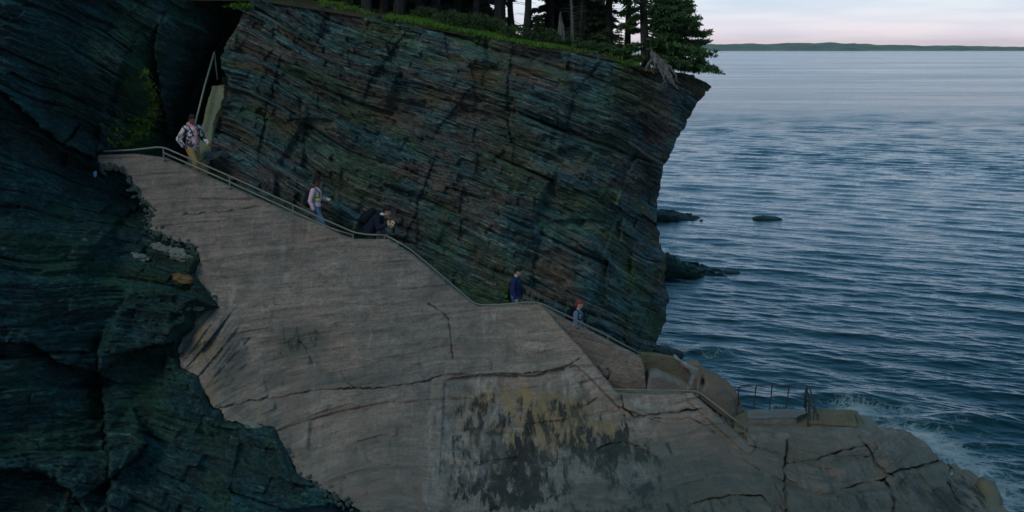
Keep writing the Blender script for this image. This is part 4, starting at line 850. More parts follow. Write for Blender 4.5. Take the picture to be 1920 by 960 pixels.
def forest():
    kinds = {'tall': [spruce_meshes(s, 9.5 + s % 3, 3.0 + .4 * (s % 3), 2.0, .8) for s in (11, 12, 13)], 'young': [spruce_meshes(s, 4.2 + s % 2, .25, 1.7, 1.15) for s in (21, 22, 24)], 'dead': [spruce_meshes(s, 6.5, 4.5, 1, 1, True) for s in (31, 32)]}
    r = random.Random(4); n = 0
    def put(kind, px, Y, rz=None, sc=1, label=None, cat='tree', group=None, name='spruce_tree', mat=None, lean=0):
        nonlocal n
        tm, cm = kinds[kind][n % len(kinds[kind])]; n += 1; x = (px - 960) / F * Y * 1.0; x = (px - 960) / F * Y / (math.cos(TH) + .18 * math.sin(TH)); z = float(ground_z(np.array([x]), np.array([Y]))[0]) - .05
        t = empty(name, (x, Y, z), label, cat, group, r.uniform(0, 6.28)); t.scale = (sc, sc, sc)
        if lean: t.rotation_euler = (0, lean, t.rotation_euler[2])
        o = bpy.data.objects.new('trunk', tm); COL.objects.link(o); o.parent = t
        if mat: o.data = tm.copy(); o.data.materials.clear(); o.data.materials.append(mat)
        if cm: o = bpy.data.objects.new('crown', cm); COL.objects.link(o); o.parent = t
        return t
    FRONT = ['slender spruce trunk, first of the front trunks from the left', 'thin spruce trunk second in the front row from the left', 'straight spruce trunk just left of the thickest trunk above the thin moss', 'thin spruce trunk tucked between two thicker ones near the left',
             'thick bare spruce trunk above the left end of the bright grass', 'slim spruce trunk behind the leftmost bush', 'slim spruce trunk rising behind the grass left of the middle bushes', 'farther spruce trunk straight above the middle of the bright grass', 'slim spruce trunk above the right end of the bright grass',
             'thick spruce trunk at the left side of the bright sky gap', 'thin spruce trunk inside the bright sky gap', 'spruce trunk right of the bright sky gap', 'spruce trunk immediately right of the pale dead trunk', 'thin spruce trunk second right of the pale dead trunk', 'farther spruce trunk third right of the pale dead trunk',
             'distant spruce trunk behind the splintered stump', 'spruce trunk in the dark left part of the wood near the gully', 'leftmost spruce trunk above the gully end of the cliff', 'farther spruce trunk second from the gully end of the cliff', 'distant spruce trunk behind the first front trunks', 'dark spruce trunk at the left side of the pink sky gap beside the pine']
    G = 'spruces standing in the dark wood on the headland'; lab = 'dark spruce trunk with drooping boughs among the crowd of trees on the headland'
    FL = iter(FRONT)
    for px, Y, sc in [(618, 37.5, .9), (652, 39, .8), (691, 36.3, .95), (724, 38.5, .8), (752, 36.6, 1.1), (790, 39, .9), (822, 38, .9), (858, 40, 1), (893, 38.2, .8), (938, 38.3, 1.15), (958, 40, .8), (1034, 40, .8), (1096, 37.6, .9), (1112, 39, .9), (1128, 41, .9), (1050, 43, 1),
                      (560, 40, .9), (505, 41, .9), (535, 44, 1), (590, 45, 1), (1144, 37.3, .85)]: put('tall', px, Y, sc=sc, label=next(FL), group=G)
    put('tall', 984, 38.4, sc=.8, label='slim spruce trunk leaning left in front of the bright sky gap', lean=-.10)
    put('tall', 1176, 36.9, sc=.75, label='slim dark spruce trunk against the pink sky just left of the cliff edge pine')
    G2 = 'bushy young spruces filling the back of the wood'; lab2 = 'bushy young spruce with boughs to the ground at the back of the wood'
    k = 0
    for px in range(440, 890, 26): put('young', px + r.uniform(-8, 8), 42 + 5 * (k % 3) + r.uniform(-1, 1), sc=r.uniform(.9, 1.25), label=lab2, group=G2); k += 1
    for px, Y_, s_ in ((1118, 37.6, .5), (1100, 38.4, .4)): put('young', px, Y_, sc=s_, label=lab2, group=G2)
    for px in (1050, 1066, 1086, 1100): put('young', px, 43 + 4 * (k % 3), sc=r.uniform(.8, 1.1), label=lab2, group=G2); k += 1
    put('young', 1010, 35.9, sc=.22, label='tiny bright green spruce sapling at the grassy cliff edge', name='spruce_sapling')
    put('young', 1160, 36.6, sc=.20, label='low spruce sapling on bare rock left of the cliff edge pine', name='spruce_sapling')
    put('dead', 1073, 36.2, sc=.55, label='thin pale dead trunk with broken twigs near the cliff edge', name='dead_tree', mat=DEADW)
    put('dead', 1090, 37, sc=.6, label='dark bare dead tree with spreading twigs right of the pale trunk', name='dead_tree')
    # snag
    mb = MB(); c = pt(1052, 72, 36.0)
    for k in range(9):
        a = k * .7; mb.tube([c + Vector((math.cos(a) * .09, math.sin(a) * .09, -.1)), c + Vector((math.cos(a) * .06, math.sin(a) * .06, .35)), c + Vector((math.cos(a) * .03 - .02, math.sin(a) * .03, .55 + .25 * math.sin(k * 2.3) ** 2))], [.055, .04, .006], 6)
    tag(mb.build('tree_stump', DEADW, merge=False), 'short splintered grey stump with spiky top in the undergrowth', 'stump')
    # cliff edge pine
    rr = np.random.default_rng(9); t = empty('pine_tree', pt(1209, 122, 36.2), 'spreading dark green pine overhanging the point of the cliff above the sea', 'tree'); o = np.array(t.location)
    mb = MB(); Pn = [(1211, 128, 36.2), (1208, 60, 36.2), (1206, 0, 36.2), (1203, -90, 36.2), (1208, -190, 36.3), (1212, -270, 36.3)]; tp = [pt(*p) - Vector(o) for p in Pn]; mb.tube(tp, [.15, .125, .115, .09, .06, .02], 10)
    B = []; D = []
    def tr_at(py): ys = [p[1] for p in Pn][::-1]; return np.array([np.interp(py, ys, [p[c] for p in tp][::-1]) for c in range(3)])
    tips = [(1292, 2, 10), (1281, 18, 2), (1300, 26, 24), (1309, 42, 40), (1290, 50, 35), (1304, 60, 52), (1323, 67, 50), (1300, 80, 66), (1319, 84, 70), (1328, 104, 80), (1310, 98, 84), (1338, 129, 92), (1320, 132, 100), (1296, 131, 104), (1285, 115, 90), (1268, 108, 96), (1262, 90, 80), (1275, 72, 60), (1268, 40, 38), (1262, 20, 18),
            (1250, 126, 108), (1240, 112, 100), (1286, 10, 22), (1272, 4, 0), (1250, 14, 10), (1256, 48, 40), (1284, 34, 44), (1270, 60, 58), (1236, 40, 36), (1248, 76, 72), (1280, 84, 82), (1256, 100, 92), (1308, 122, 100), (1276, 126, 102), (1264, 30, 30), (1160, 48, 40), (1178, 92, 80), (1186, 60, 52), (1150, 98, 88), (1170, 108, 100), (1190, 116, 106), (1168, 20, 14), (1182, 34, 24), (1235, 60, 50), (1240, 86, 76), (1245, 30, 24), (1320, 118, 96), (1290, 96, 80), (1300, 40, 36)]
    for k, (x, y, y0) in enumerate(tips):
        Y = 36.2 + rr.uniform(-1.3, 1.3); x += rr.uniform(-9, 3) * (1 if x > 1240 else -1); y += rr.uniform(-5, 5); p1 = np.array(pt(x, y, Y)) - o; L_, b_, d_ = bough(tr_at(y0), p1, rr, .10, nt=int(22 * (.5 + abs(x - 1208) / 120)), spread=.38, tuft=15, ln=.1); lines_mb(mb, L_); B.append(b_); D.append(d_)
    for k in range(26):
        py = -15 - k * 9.5; a = rr.uniform(0, 6.28); l = 1.9 * (1 - k / 32); p0 = tr_at(py); p1 = p0 + np.array([math.cos(a) * l, math.sin(a) * l, .05]); L_, b_, d_ = bough(p0, p1, rr, .08, nt=10, spread=.4, tuft=10); lines_mb(mb, L_); B.append(b_); D.append(d_)
    mb.build('trunk', BARK, t, merge=False); co, qd, ti = blades(np.concatenate(B), np.concatenate(D), .125, .034, rr); link('crown', mesh_np('crown', co, qd, ti), NEEDLE2, t)
    # driftwood roots
    t = empty('driftwood', pt(1225, 120, 35.3), 'bleached grey twisted root hanging over the cliff edge below the pine', 'driftwood'); o = Vector(t.location)
    def root(name, P, R, seed):
        q = random.Random(seed); pts = []; Rr = []
        for (a, b, c), (ra, rb) in zip(zip(P[:-1], P[1:], P[1:]), zip(R[:-1], R[1:])):
            for k in range(5): u = k / 5; pts.append(pt(*a) * (1 - u) + pt(*b) * u - o + Vector([q.uniform(-.02, .02) for _ in range(3)])); Rr.append((ra * (1 - u) + rb * u) * q.uniform(.85, 1.15))
        pts.append(pt(*P[-1]) - o); Rr.append(R[-1]); mb = MB(); mb.tube(pts, Rr, 7); mb.build(name, DEADW, t)
    root('root', [(1222, 98, 35.3), (1230, 112, 35.2), (1243, 132, 34.95), (1258, 152, 34.85), (1273, 168, 34.8)], [.06, .15, .09, .05, .015], 1)
    for k, (P, R) in enumerate([([(1232, 106, 35.2), (1248, 124, 35.0), (1258, 142, 34.9), (1264, 158, 34.85)], [.05, .06, .045, .01]), ([(1236, 122, 35.0), (1244, 145, 34.85), (1252, 162, 34.85)], [.05, .035, .008]), ([(1226, 108, 35.2), (1214, 122, 35.1), (1210, 134, 35.0)], [.07, .045, .01]),
        ([(1244, 112, 35.2), (1258, 126, 35.1), (1268, 144, 35.0), (1270, 152, 35)], [.03, .045, .03, .008]), ([(1232, 118, 35.0), (1222, 130, 35.0), (1226, 138, 34.95)], [.05, .03, .008]), ([(1252, 140, 34.9), (1262, 148, 34.9), (1276, 156, 34.9)], [.03, .02, .006]), ([(1224, 96, 35.3), (1219, 88, 35.3)], [.04, .01]), ([(1248, 150, 34.85), (1242, 160, 34.85)], [.025, .006])]): root('root', P, R, k + 5)
forest()
def clump_grass(name, pts, n, h, mat, label=None, cat=None, kind=None, wd=.02, lean=.35, seed=1, droop=0):
    r = np.random.default_rng(seed); P = np.array(pts); base = P[r.integers(0, len(P), n)] + r.normal(0, 1, (n, 3)) * [.10, .10, .01]; d = unit(np.stack([r.normal(0, lean, n), r.normal(0, lean, n) - droop, np.ones(n) - droop], 1))
    co, q, t = blades(base, d, h, wd, r); return tag(link(name, mesh_np(name, co, q, t), mat), label, cat, None, kind)
def greens():
    r = np.random.default_rng(2); P = []
    for px0, px1, dens in [(730, 800, 50), (790, 940, 300), (955, 1050, 170), (1060, 1110, 20), (600, 700, 22), (1120, 1200, 14)]:
        for k in range(dens):
            px = r.uniform(px0, px1); x = (px - 960) / F * 35.2; t = r.uniform(.0, 2.0) ** 1.2; Y = float(edgeY(x)) + t; P.append((x, Y, float(ground_z(np.array([x]), np.array([Y]))[0]) - .03))
    clump_grass('grass', P, 15000, .13, GRASSM, kind='stuff', wd=.018)
    P = [p for p in P if -7 < p[0] < 1.2]
    BL = ['leafy bush over the left half of the bright grass', 'leafy bush over the middle of the bright grass', 'leafy bush at the right end of the bright grass', 'bush below the bright sky gap', 'dark bush just left of the splintered stump', 'bush below the pale dead trunk', 'low bush right of the pale dead trunk', 'lowest bush nearest the pine on the cliff top', 'leftmost small bush among the thick trunks', 'bush behind the tiny bright sapling']
    for k, (px, py, w, h) in enumerate([(845, 40, .55, .5), (890, 42, .6, .55), (925, 50, .5, .5), (965, 50, .55, .5), (1035, 60, .5, .45), (1065, 72, .45, .35), (1100, 82, .5, .3), (1130, 92, .45, .3), (800, 28, .45, .4), (1020, 45, .5, .5)]):
        Y = 35.9 + .3 * (k % 3); x = (px - 960) / F * Y; z = float(ground_z(np.array([x]), np.array([Y]))[0]); q = r.normal(0, 1, (1500, 3)); q = unit(q) * r.uniform(.2, 1, (1500, 1)) ** .5; b = np.array([x, Y, z + h * .35]) + q * [w, .5, h * .6]
        co, qd, t = blades(b, unit(q + r.normal(0, .6, q.shape) + [0, 0, .4]), .09, .02, r); o = link('bush', mesh_np('bush', co, qd, t), BUSH)
        tag(o, BL[k], 'bush', 'low bushes along the cliff top')
    LAB = ['mossy green fern patch beside the gully, lowest and widest', 'narrow fern streak growing highest on the gully rock face', 'bright green fern tuft at the left end of the upper railing', 'yellow green fern clump in the rock crack above the wide patch']
    for k, (x0, y0, x1, y1, w, n, h) in enumerate([(238, 275, 285, 215, 10, 900, .13), (268, 130, 285, 190, 6, 420, .12), (215, 276, 218, 230, 4, 200, .13), (276, 215, 296, 188, 3, 250, .13)]):
        u = np.linspace(0, 1, 60); px = x0 + (x1 - x0) * u + r.normal(0, w, 60); py = y0 + (y1 - y0) * u + r.normal(0, 4, 60); Y = left_depth(px, py); x, y, z = PX(px, py, Y); clump_grass('moss', np.stack([x, y - .02, z], 1), n, h, FERN, None, None, 'stuff', .022, .5, k, .5)  # these are fern clumps, carried under the moss ground cover name
    # moss tuft at the cliff top left
    for k, (px, py, lab) in enumerate([(455, 14, 'small bright moss tuft on the rock at the top of the gully'), (1172, 120, 'yellow green moss patch on the bare rock left of the driftwood'), (1170, 124, None)][:2]):
        px_ = px + r.normal(0, 8, 40); py_ = py + r.normal(0, 3, 40); Y = cliff_depth(px_, py_); x, y, z = PX(px_, py_, Y); clump_grass('moss', np.stack([x, y, z], 1), 500, .08, GRASSM, None, None, 'stuff', .02, .5, k, .4)
    # dry weeds on the landing behind the wall
    for k, (px, lab) in enumerate([(1000, 'dry weed stalks on the landing right of the man in the navy sweater'), (1022, 'shorter dry weeds at the bend of the lower rail')]):
        mb = MB(); z = path_z(px); x = (px - 960) / F * 31.0
        for i in range(7):
            a = r.uniform(-.25, .25); h = .85 + r.uniform(0, .35) - .2 * k; b = Vector((x + r.uniform(-.12, .12), 31.0 + r.uniform(-.1, .1), z)); e = b + Vector((a, 0, h)); mb.tube([b, (b + e) / 2 + Vector((0, 0, .05)), e, e + Vector((.10 + .1 * a, 0, -.08))], [.008, .006, .005, .003], 4)
        tag(mb.build('weed', simple('dry_stalks', (.20, .17, .11)), merge=False), lab, 'weed')
greens()

# ------------------------------------------------------------------ people
def remesh(name, mb, mat, parent, voxel=.009, smooth=3):
    me = bpy.data.meshes.new('tmp'); me.from_pydata(mb.v, [], mb.f); o = bpy.data.objects.new('tmp', me); COL.objects.link(o)
    bm = bmesh.new(); bm.from_mesh(me); bmesh.ops.recalc_face_normals(bm, faces=bm.faces); bm.to_mesh(me); bm.free()
    m = o.modifiers.new('r', 'REMESH'); m.mode = 'VOXEL'; m.voxel_size = voxel; m.use_smooth_shade = True
    s = o.modifiers.new('s', 'SMOOTH'); s.iterations = smooth; s.factor = .5
    dg = bpy.context.evaluated_depsgraph_get(); ev = o.evaluated_get(dg); nm = bpy.data.meshes.new_from_object(ev); nm.name = name; bpy.data.objects.remove(o)
    return link(name, nm, mat, parent)
def cap(mb, a, ra, b, rb, n=12):
    """capsule with rounded ends"""
    a = Vector(a); b = Vector(b); mb.tube([a, a + (b - a) * .5, b], [ra, (ra + rb) / 2 * 1.02, rb], n); mb.ell(a, (ra,) * 3, n); mb.ell(b, (rb,) * 3, n)
def hand(mb, w, d, up, sc=1.0, curl=.5):
    """palm, four curled fingers, thumb; w wrist, d direction of the hand, up = back of the hand"""
    w = Vector(w); d = Vector(d).normalized(); up = Vector(up); up = (up - d * up.dot(d)).normalized(); sd = d.cross(up)
    R = Matrix((d, sd, up)).transposed(); mb.ell(w + d * .045 * sc, (.052 * sc, .042 * sc, .016 * sc), 12, R); mb.tube([w - d * .03, w + d * .03], .024 * sc, 8)
    for i, (o_, l) in enumerate([(-.030, .066), (-.010, .076), (.010, .071), (.029, .055)]):
        p = w + d * .085 * sc + sd * o_ * sc; l *= sc; q = p + (d * math.cos(curl * .6) - up * math.sin(curl * .6)) * l * .5; e = q + (d * math.cos(curl * 1.8) - up * math.sin(curl * 1.8)) * l * .5; mb.tube([p - d * .02, p, q, e], [.009 * sc, .009 * sc, .0085 * sc, .007 * sc], 6)
    p = w + d * .02 * sc - sd * .034 * sc; q = p + (d * .7 - sd * .7 - up * .1) * .035 * sc; e = q + (d * .95 - sd * .2 - up * .3).normalized() * .032 * sc; mb.tube([p, q, e], [.013 * sc, .0105 * sc, .0085 * sc], 6)
def head(mb, c, f, up, s=1.0):
    """skull, jaw, nose, brow, ears, lips"""
    c = Vector(c); f = Vector(f).normalized(); up = Vector(up); up = (up - f * up.dot(f)).normalized(); l = up.cross(f); R = Matrix((f, l, up)).transposed(); g = lambda x, y, z: c + (f * x + l * y + up * z) * s
    mb.ell(g(-.012, 0, .022), (.098 * s, .076 * s, .098 * s), 16, R); mb.ell(g(.022, 0, -.045), (.066 * s, .056 * s, .066 * s), 14, R); mb.ell(g(.068, 0, -.092), (.024 * s, .026 * s, .020 * s), 10, R)
    mb.tube([g(.086, 0, .014), g(.108, 0, -.022), g(.088, 0, -.036)], [.008 * s, .014 * s, .008 * s], 8); mb.ell(g(.078, 0, .024), (.014 * s, .048 * s, .010 * s), 10, R)
    mb.ell(g(.084, 0, -.056), (.010 * s, .023 * s, .007 * s), 8, R); mb.ell(g(.082, 0, -.068), (.010 * s, .020 * s, .007 * s), 8, R)
    for q in (-1, 1): mb.ell(g(-.005, q * .076, -.008), (.018 * s, .009 * s, .030 * s), 10, R); mb.ell(g(.058, q * .036, -.020), (.022 * s, .020 * s, .020 * s), 8, R)
    return g, R
def skin(name, c): return simple(name, c, .55, .12, 9, .35)
def cloth(name, c, var=.25): return simple(name, c, .9, var, 5, .15, .03)
def person(px, pyhead, Y, yaw, pose, skinc, label, build, H=1.0):
    """pose: joints in the walker's own frame, x forward, y left, z up, feet near z=0"""
    x = (px - 960) / F * Y; t = empty('person', (x, Y, path_z(px)), label, 'person', None, yaw); t.scale = (H, H, H)
    J = {k: Vector(v) for k, v in pose.items()}; mb = MB(); fw = J.get('face', Vector((1, 0, -.15))); up = J.get('hup', Vector((.1, 0, 1)))
    cap(mb, J['pelvis'], .125, J['waist'], .105, 16); cap(mb, J['waist'], .105, J['chest'], .125, 16); cap(mb, J['chest'], .11, J['neck'], .055, 14); cap(mb, J['neck'], .052, J['head'] - fw.normalized() * .03 - Vector((0, 0, .05)), .048, 12)
    for s in 'RL':
        cap(mb, J['chest'] + (J['sh' + s] - J['chest']) * .3 + Vector((0, 0, .02)), .075, J['sh' + s], .055); cap(mb, J['sh' + s], .052, J['el' + s], .038); cap(mb, J['el' + s], .038, J['wr' + s], .025)
        cap(mb, J['hip' + s], .092, J['kn' + s], .058); cap(mb, J['kn' + s], .056, J['an' + s], .036); cap(mb, J['an' + s], .036, J['toe' + s], .028)
        hand(mb, J['wr' + s], J['hd' + s], J.get('hu' + s, Vector((0, -1 if s == 'R' else 1, .3))), 1.0, J.get('curl', Vector((.6, 0, 0))).x)
    g, R = head(mb, J['head'], fw, up); body = remesh('body', mb, skin('skin', skinc), t, .0085, 2)
    eye = simple('eye', (.02, .015, .012), .2, .05)
    for q in (-1, 1): e = MB(); e.ell(g(.078, q * .031, .004), (.009, .011, .006), 8, R); e.build('eye', eye, body, smooth=True)
    build(t, J, g, R); return t
def stand(knee=.12, step=.16, arms=None):
    J = dict(pelvis=(0, 0, .94), waist=(.0, 0, 1.08), chest=(.01, 0, 1.30), neck=(.02, 0, 1.47), head=(.06, 0, 1.62), shR=(.01, -.19, 1.40), shL=(.01, .19, 1.40), hipR=(0, -.09, .90), hipL=(0, .09, .90),
             knR=(step * .9, -.10, .50), anR=(step * .35, -.10, .10), toeR=(step * .35 + .17, -.11, .035), knL=(.05, .10, .48), anL=(-step, .10, .10), toeL=(-step + .16, .11, .035),
             elR=(-.06, -.25, 1.13), wrR=(.04, -.25, .90), hdR=(.25, 0, -1), elL=(-.02, .25, 1.13), wrL=(.12, .24, .92), hdL=(.3, 0, -1), face=(1, 0, -.3), hup=(.3, 0, 1))
    J.update(arms or {}); return J
def trousers(t, J, c, name='jeans'):
    mb = MB(); cap(mb, J['pelvis'] + Vector((0, 0, .06)), .135, J['pelvis'], .14, 16)
    for s in 'RL':
        a = J['an' + s] + (J['kn' + s] - J['an' + s]) * .12; cap(mb, J['hip' + s], .108, J['kn' + s], .078); cap(mb, J['kn' + s], .078, a, .066)
    remesh('trousers', mb, cloth(name, c), t, .011, 3)
    for s in 'RL':
        mb = MB(); d = (J['toe' + s] - J['an' + s]); d.z = 0; d.normalize(); mb.ell(J['an' + s] + d * .07 - Vector((0, 0, .045)), (.145, .05, .05), 12, Matrix((d, Vector((-d.y, d.x, 0)), Vector((0, 0, 1)))).transposed()); cap(mb, J['an' + s], .05, J['an' + s] - Vector((0, 0, .03)), .055)
        remesh('shoe', mb, cloth('shoe_canvas', (.35, .35, .36)), t, .010, 2)
def top(name, t, J, mat, infl=.02, sleeve=1.0, hem=.0, arms=True, collar=True):
    mb = MB(); i = infl; p = J['pelvis'] + (J['waist'] - J['pelvis']) * (.35 - hem); cap(mb, p, .135 + i, J['waist'], .118 + i, 18); cap(mb, J['waist'], .118 + i, J['chest'], .135 + i, 18); cap(mb, J['chest'], .125 + i, J['neck'] - Vector((0, 0, .02)), .062, 16)
    for s in 'RL':
        cap(mb, J['chest'] + (J['sh' + s] - J['chest']) * .3 + Vector((0, 0, .02)), .085 + i * .6, J['sh' + s], .066 + i * .6)
        if arms:
            cap(mb, J['sh' + s], .064 + i * .6, J['el' + s], .052 + i * .5); w = J['el' + s] + (J['wr' + s] - J['el' + s]) * (.93 * sleeve); cap(mb, J['el' + s], .052 + i * .5, w, .040 + i * .4)
    return remesh(name, mb, mat, t, .011, 3)
def hair(t, g, R, c, extra=None, name='hair'):
    mb = MB(); mb.ell(g(-.024, 0, .045), (.102, .084, .090), 16, R); mb.ell(g(-.055, 0, .0), (.068, .078, .085), 14, R)
    mb.ell(g(.035, 0, .088), (.050, .064, .030), 12, R)
    if extra: extra(mb)
    r = random.Random(3)
    for k in range(36): a = r.uniform(0, 6.28); b = r.uniform(.2, 1.4); p = g(-.024 + .098 * math.cos(a) * math.sin(b), .080 * math.sin(a) * math.sin(b), .048 + .088 * math.cos(b)); mb.ell(p, (.017, .017, .017), 6)
    return remesh('hair', mb, simple(name, c, .7, .4, 30, .3), t, .009, 1)
def backpack(t, J, c, h=.46, d=.22, label=None, extras=True, off=.0):
    up = (J['neck'] - J['waist']).normalized(); bk = Vector((-1, 0, 0)); bk = (bk - up * bk.dot(up)).normalized(); sd = up.cross(bk); R = Matrix((bk, sd, up)).transposed(); c0 = J['waist'] * .45 + J['neck'] * .55 + bk * (.13 + d * .42) - up * (.07 + off)
    p = bpy.data.objects.new('backpack', None); mb = MB(); mb.ell(c0, (d / 2, .155, h / 2), 14, R); mb.ell(c0 - up * h * .2, (d / 2 + .01, .16, h * .3), 14, R); mb.ell(c0 + up * h * .22, (d / 2 - .01, .14, h * .25), 14, R); mb.ell(c0 + bk * d * .42 - up * .08, (.06, .12, .12), 12, R)
    m = cloth('pack_fabric', c); bp = remesh('backpack', mb, m, t, .010, 3)
    for s in ('R', 'L'):
        st = MB(); q = J['sh' + s] * .65 + J['chest'] * .35; P = [c0 + up * h * .35 + sd * 0, q + up * .11 + bk * .08, q + up * .115 - bk * .02, q - bk * .15 + up * .0, J['chest'] * .5 + J['sh' + s] * .5 - bk * .17 - up * .12, J['sh' + s] * .7 + J['waist'] * .3 - up * .10 - bk * .05, c0 - up * h * .35]
        st.tube(P, .014, 6); st.build('strap', m, bp, smooth=True)
    return bp, c0, bk, sd, up, R
def flat_patch(name, c, R, size, col, parent, thick=.012):
    mb = MB(); mb.ell(c, (size[0], size[1], size[2]), 10, R); mb.build(name, cloth(name, col, .1), parent, smooth=True)

# 1: top of the stairs
def b1(t, J, g, R):
    trousers(t, J, (.30, .215, .095), 'tan_cotton')
    m = M('patterned_fleece', .9, .15); v = m.obj(); a = m.noise(v, 7.5, 2, .5, .8); c = m.mix(m.ramp(a, [(.485, 0.0), (.505, 1.0)]), (.62, .60, .64), (.035, .05, .09)); b = m.noise(m.map(v, (1, 1, 1), (5, 3, 1)), 9, 2, .5, .5); c = m.mix(m.ramp(b, [(.60, 0.0), (.62, 1.0)]), c, (.40, .25, .22)); m.col(c); top('jacket', t, J, m.m, .035, .95, .0)
    mb = MB(); cap(mb, J['pelvis'] + Vector((0, 0, .02)), .155, J['pelvis'] + Vector((0, 0, .06)), .155, 18); remesh('shirt_hem', mb, cloth('white_cotton', (.62, .60, .66)), t, .012, 2)
    pk = cloth('pink_cotton', (.62, .28, .34)); mb = MB(); cap(mb, J['neck'] + Vector((-.05, 0, .01)), .085, J['neck'] + Vector((.02, 0, -.01)), .075, 14); mb.ell(J['neck'] + Vector((-.08, 0, .03)), (.07, .10, .07), 12); remesh('hood', mb, pk, t, .010, 3)
    mb = MB(); mb.tube([J['neck'] + Vector((.08, 0, -.02)), J['chest'] + Vector((.165, 0, 0)), J['waist'] + Vector((.152, 0, 0)), J['pelvis'] + Vector((.155, 0, .04))], [.035, .035, .03, .03], 10); mb.build('hoodie_front', pk, t, smooth=True)
    hair(t, g, R, (.012, .010, .010)); bp, c0, bk, sd, up, R2 = backpack(t, J, (.018, .02, .028), .5, .24)
    for s_ in (1, -1): flat_patch('tag', c0 + sd * .15 * s_ + bk * .03 - up * .04, R2, (.03, .02, .055), (.65, .62, .03), bp); flat_patch('trim', c0 + sd * .15 * s_ + up * .12, R2, (.015, .015, .05), (.5, .02, .08), bp)
P1 = stand(arms=dict(knR=(.26, -.12, .56), anR=(.22, -.12, .16), toeR=(.38, -.14, .09), elR=(-.10, -.33, 1.14), wrR=(-.02, -.24, .95), hdR=(.5, .5, -.5), elL=(.05, .30, 1.15), wrL=(.28, .30, 1.0), hdL=(1, .1, -.5), head=(.07, -.02, 1.62), face=(1, -.15, -.45)))
person(361, 217, 31.0, math.radians(-38), P1, (.16, .085, .055), 'man in tan trousers, pink hood and black and white patterned jacket highest up', b1, 1.04)
# 2: pink sleeves
def b2(t, J, g, R):
    trousers(t, J, (.10, .20, .34), 'blue_denim'); top('sweater', t, J, cloth('pale_pink_knit', (.68, .50, .60), .06), .012, .95, .05)
    m = M('grey_vest', .9, .15); v = m.obj(); s = m.n('ShaderNodeSeparateXYZ'); m.l(v, s.inputs[0]); n = m.noise(v, 14, 2)
    ya = m.math('MULTIPLY', m.math('MULTIPLY', m.ramp(s.outputs['Z'], [(.0, 0.0), (.01, 0.0)]), 1.0), 1.0)
    z1 = m.math('GREATER_THAN', s.outputs['Z'], 1.13); z2 = m.math('LESS_THAN', s.outputs['Z'], 1.25); yy = m.math('MULTIPLY', m.math('MULTIPLY', z1, z2), m.math('GREATER_THAN', n, .45)); m.col(m.mix(yy, (.42, .44, .47), (.72, .72, .06)))
    mb = MB(); cap(mb, J['waist'] + Vector((.022, 0, .04)), .136, J['chest'] + Vector((.022, 0, .02)), .146, 16); remesh('vest', mb, m.m, t, .011, 3)
    hair(t, g, R, (.010, .009, .010), lambda mb: (mb.ell(g(-.035, 0, .145), (.080, .076, .085), 12, R), mb.ell(g(-.03, 0, .19), (.06, .06, .05), 10, R))); backpack(t, J, (.012, .014, .03), .48, .20, off=.10)
P2 = stand(arms=dict(elR=(-.05, -.27, 1.12), wrR=(.05, -.26, .88), elL=(.10, .25, 1.13), wrL=(.33, .24, 1.10), hdL=(1, 0, -.15), huL=(0, .3, 1), curl=(.2, 0, 0), face=(1, -.05, -.35), knR=(.24, -.1, .52), anR=(.16, -.1, .10), toeR=(.33, -.1, .04)))
person(589, 330, 31.0, math.radians(-14), P2, (.095, .050, .035), 'person with tall black hair, pale pink sleeves and blue jeans reaching one hand forward', b2, .97)
# 3: leaning over the rail
def b3(t, J, g, R):
    nv = cloth('dark_navy_shell', (.012, .020, .040)); trousers(t, J, (.014, .018, .028), 'black_cotton'); top('jacket', t, J, nv, .035, .93, .0)
    mb = MB(); mb.ell(J['neck'] + Vector((.02, 0, .02)), (.085, .085, .045), 12); remesh('collar', mb, cloth('pale_lining', (.55, .56, .62)), t, .010, 2)
    hair(t, g, R, (.014, .011, .012)); bp, c0, bk, sd, up, R2 = backpack(t, J, (.010, .013, .022), .50, .24); flat_patch('badge', c0 - sd * .12 + up * .12 + bk * .07, R2, (.02, .02, .02), (.6, .62, .5), bp); flat_patch('badge', c0 - sd * .12 - up * .04 + bk * .08, R2, (.03, .025, .035), (.35, .12, .04), bp)
    m = M('printed_bundle', .85, .2); v = m.obj(); a = m.vor(v, 16); n = m.noise(v, 12, 2); c = m.mix(m.ramp(n, [(.48, 0.0), (.52, 1.0)]), (.50, .30, .13), (.50, .46, .38)); n2 = m.noise(m.map(v, (1, 1, 1), (3, 3, 3)), 10, 2); m.col(m.mix(m.ramp(n2, [(.50, 0.0), (.54, 1.0)]), c, (.40, .025, .03)))
    w = J['wrR'] + Vector((.09, 0, .02)); mb = MB()
    for q in ((0, 0, 0, .06), (.05, .02, .05, .05), (-.03, -.02, .06, .05), (.06, 0, -.03, .045), (.02, .03, -.06, .045), (.10, 0, .03, .03)): mb.ell(w + Vector(q[:3]), (q[3] * .9, q[3], q[3]), 10)
    remesh('cloth_bundle', mb, m.m, t, .009, 1)
P3 = dict(pelvis=(-.14, 0, .90), waist=(-.08, 0, 1.02), chest=(.06, 0, 1.20), neck=(.20, 0, 1.31), head=(.33, 0, 1.40), shR=(.11, -.19, 1.27), shL=(.13, .18, 1.27), hipR=(-.13, -.09, .87), hipL=(-.13, .09, .87), knR=(.06, -.11, .48), anR=(-.10, -.11, .10), toeR=(.08, -.12, .035),
          knL=(.0, .11, .46), anL=(-.22, .11, .10), toeL=(-.05, .12, .035), elR=(.16, -.27, 1.02), wrR=(.36, -.22, 1.10), hdR=(1, .1, .2), huR=(0, -1, .2), elL=(.20, -.10, 1.0), wrL=(.37, -.42, .86), hdL=(1, -.3, -.5), huL=(.2, 0, 1), curl=(.9, 0, 0), face=(1, -.1, -.45), hup=(.45, 0, 1))
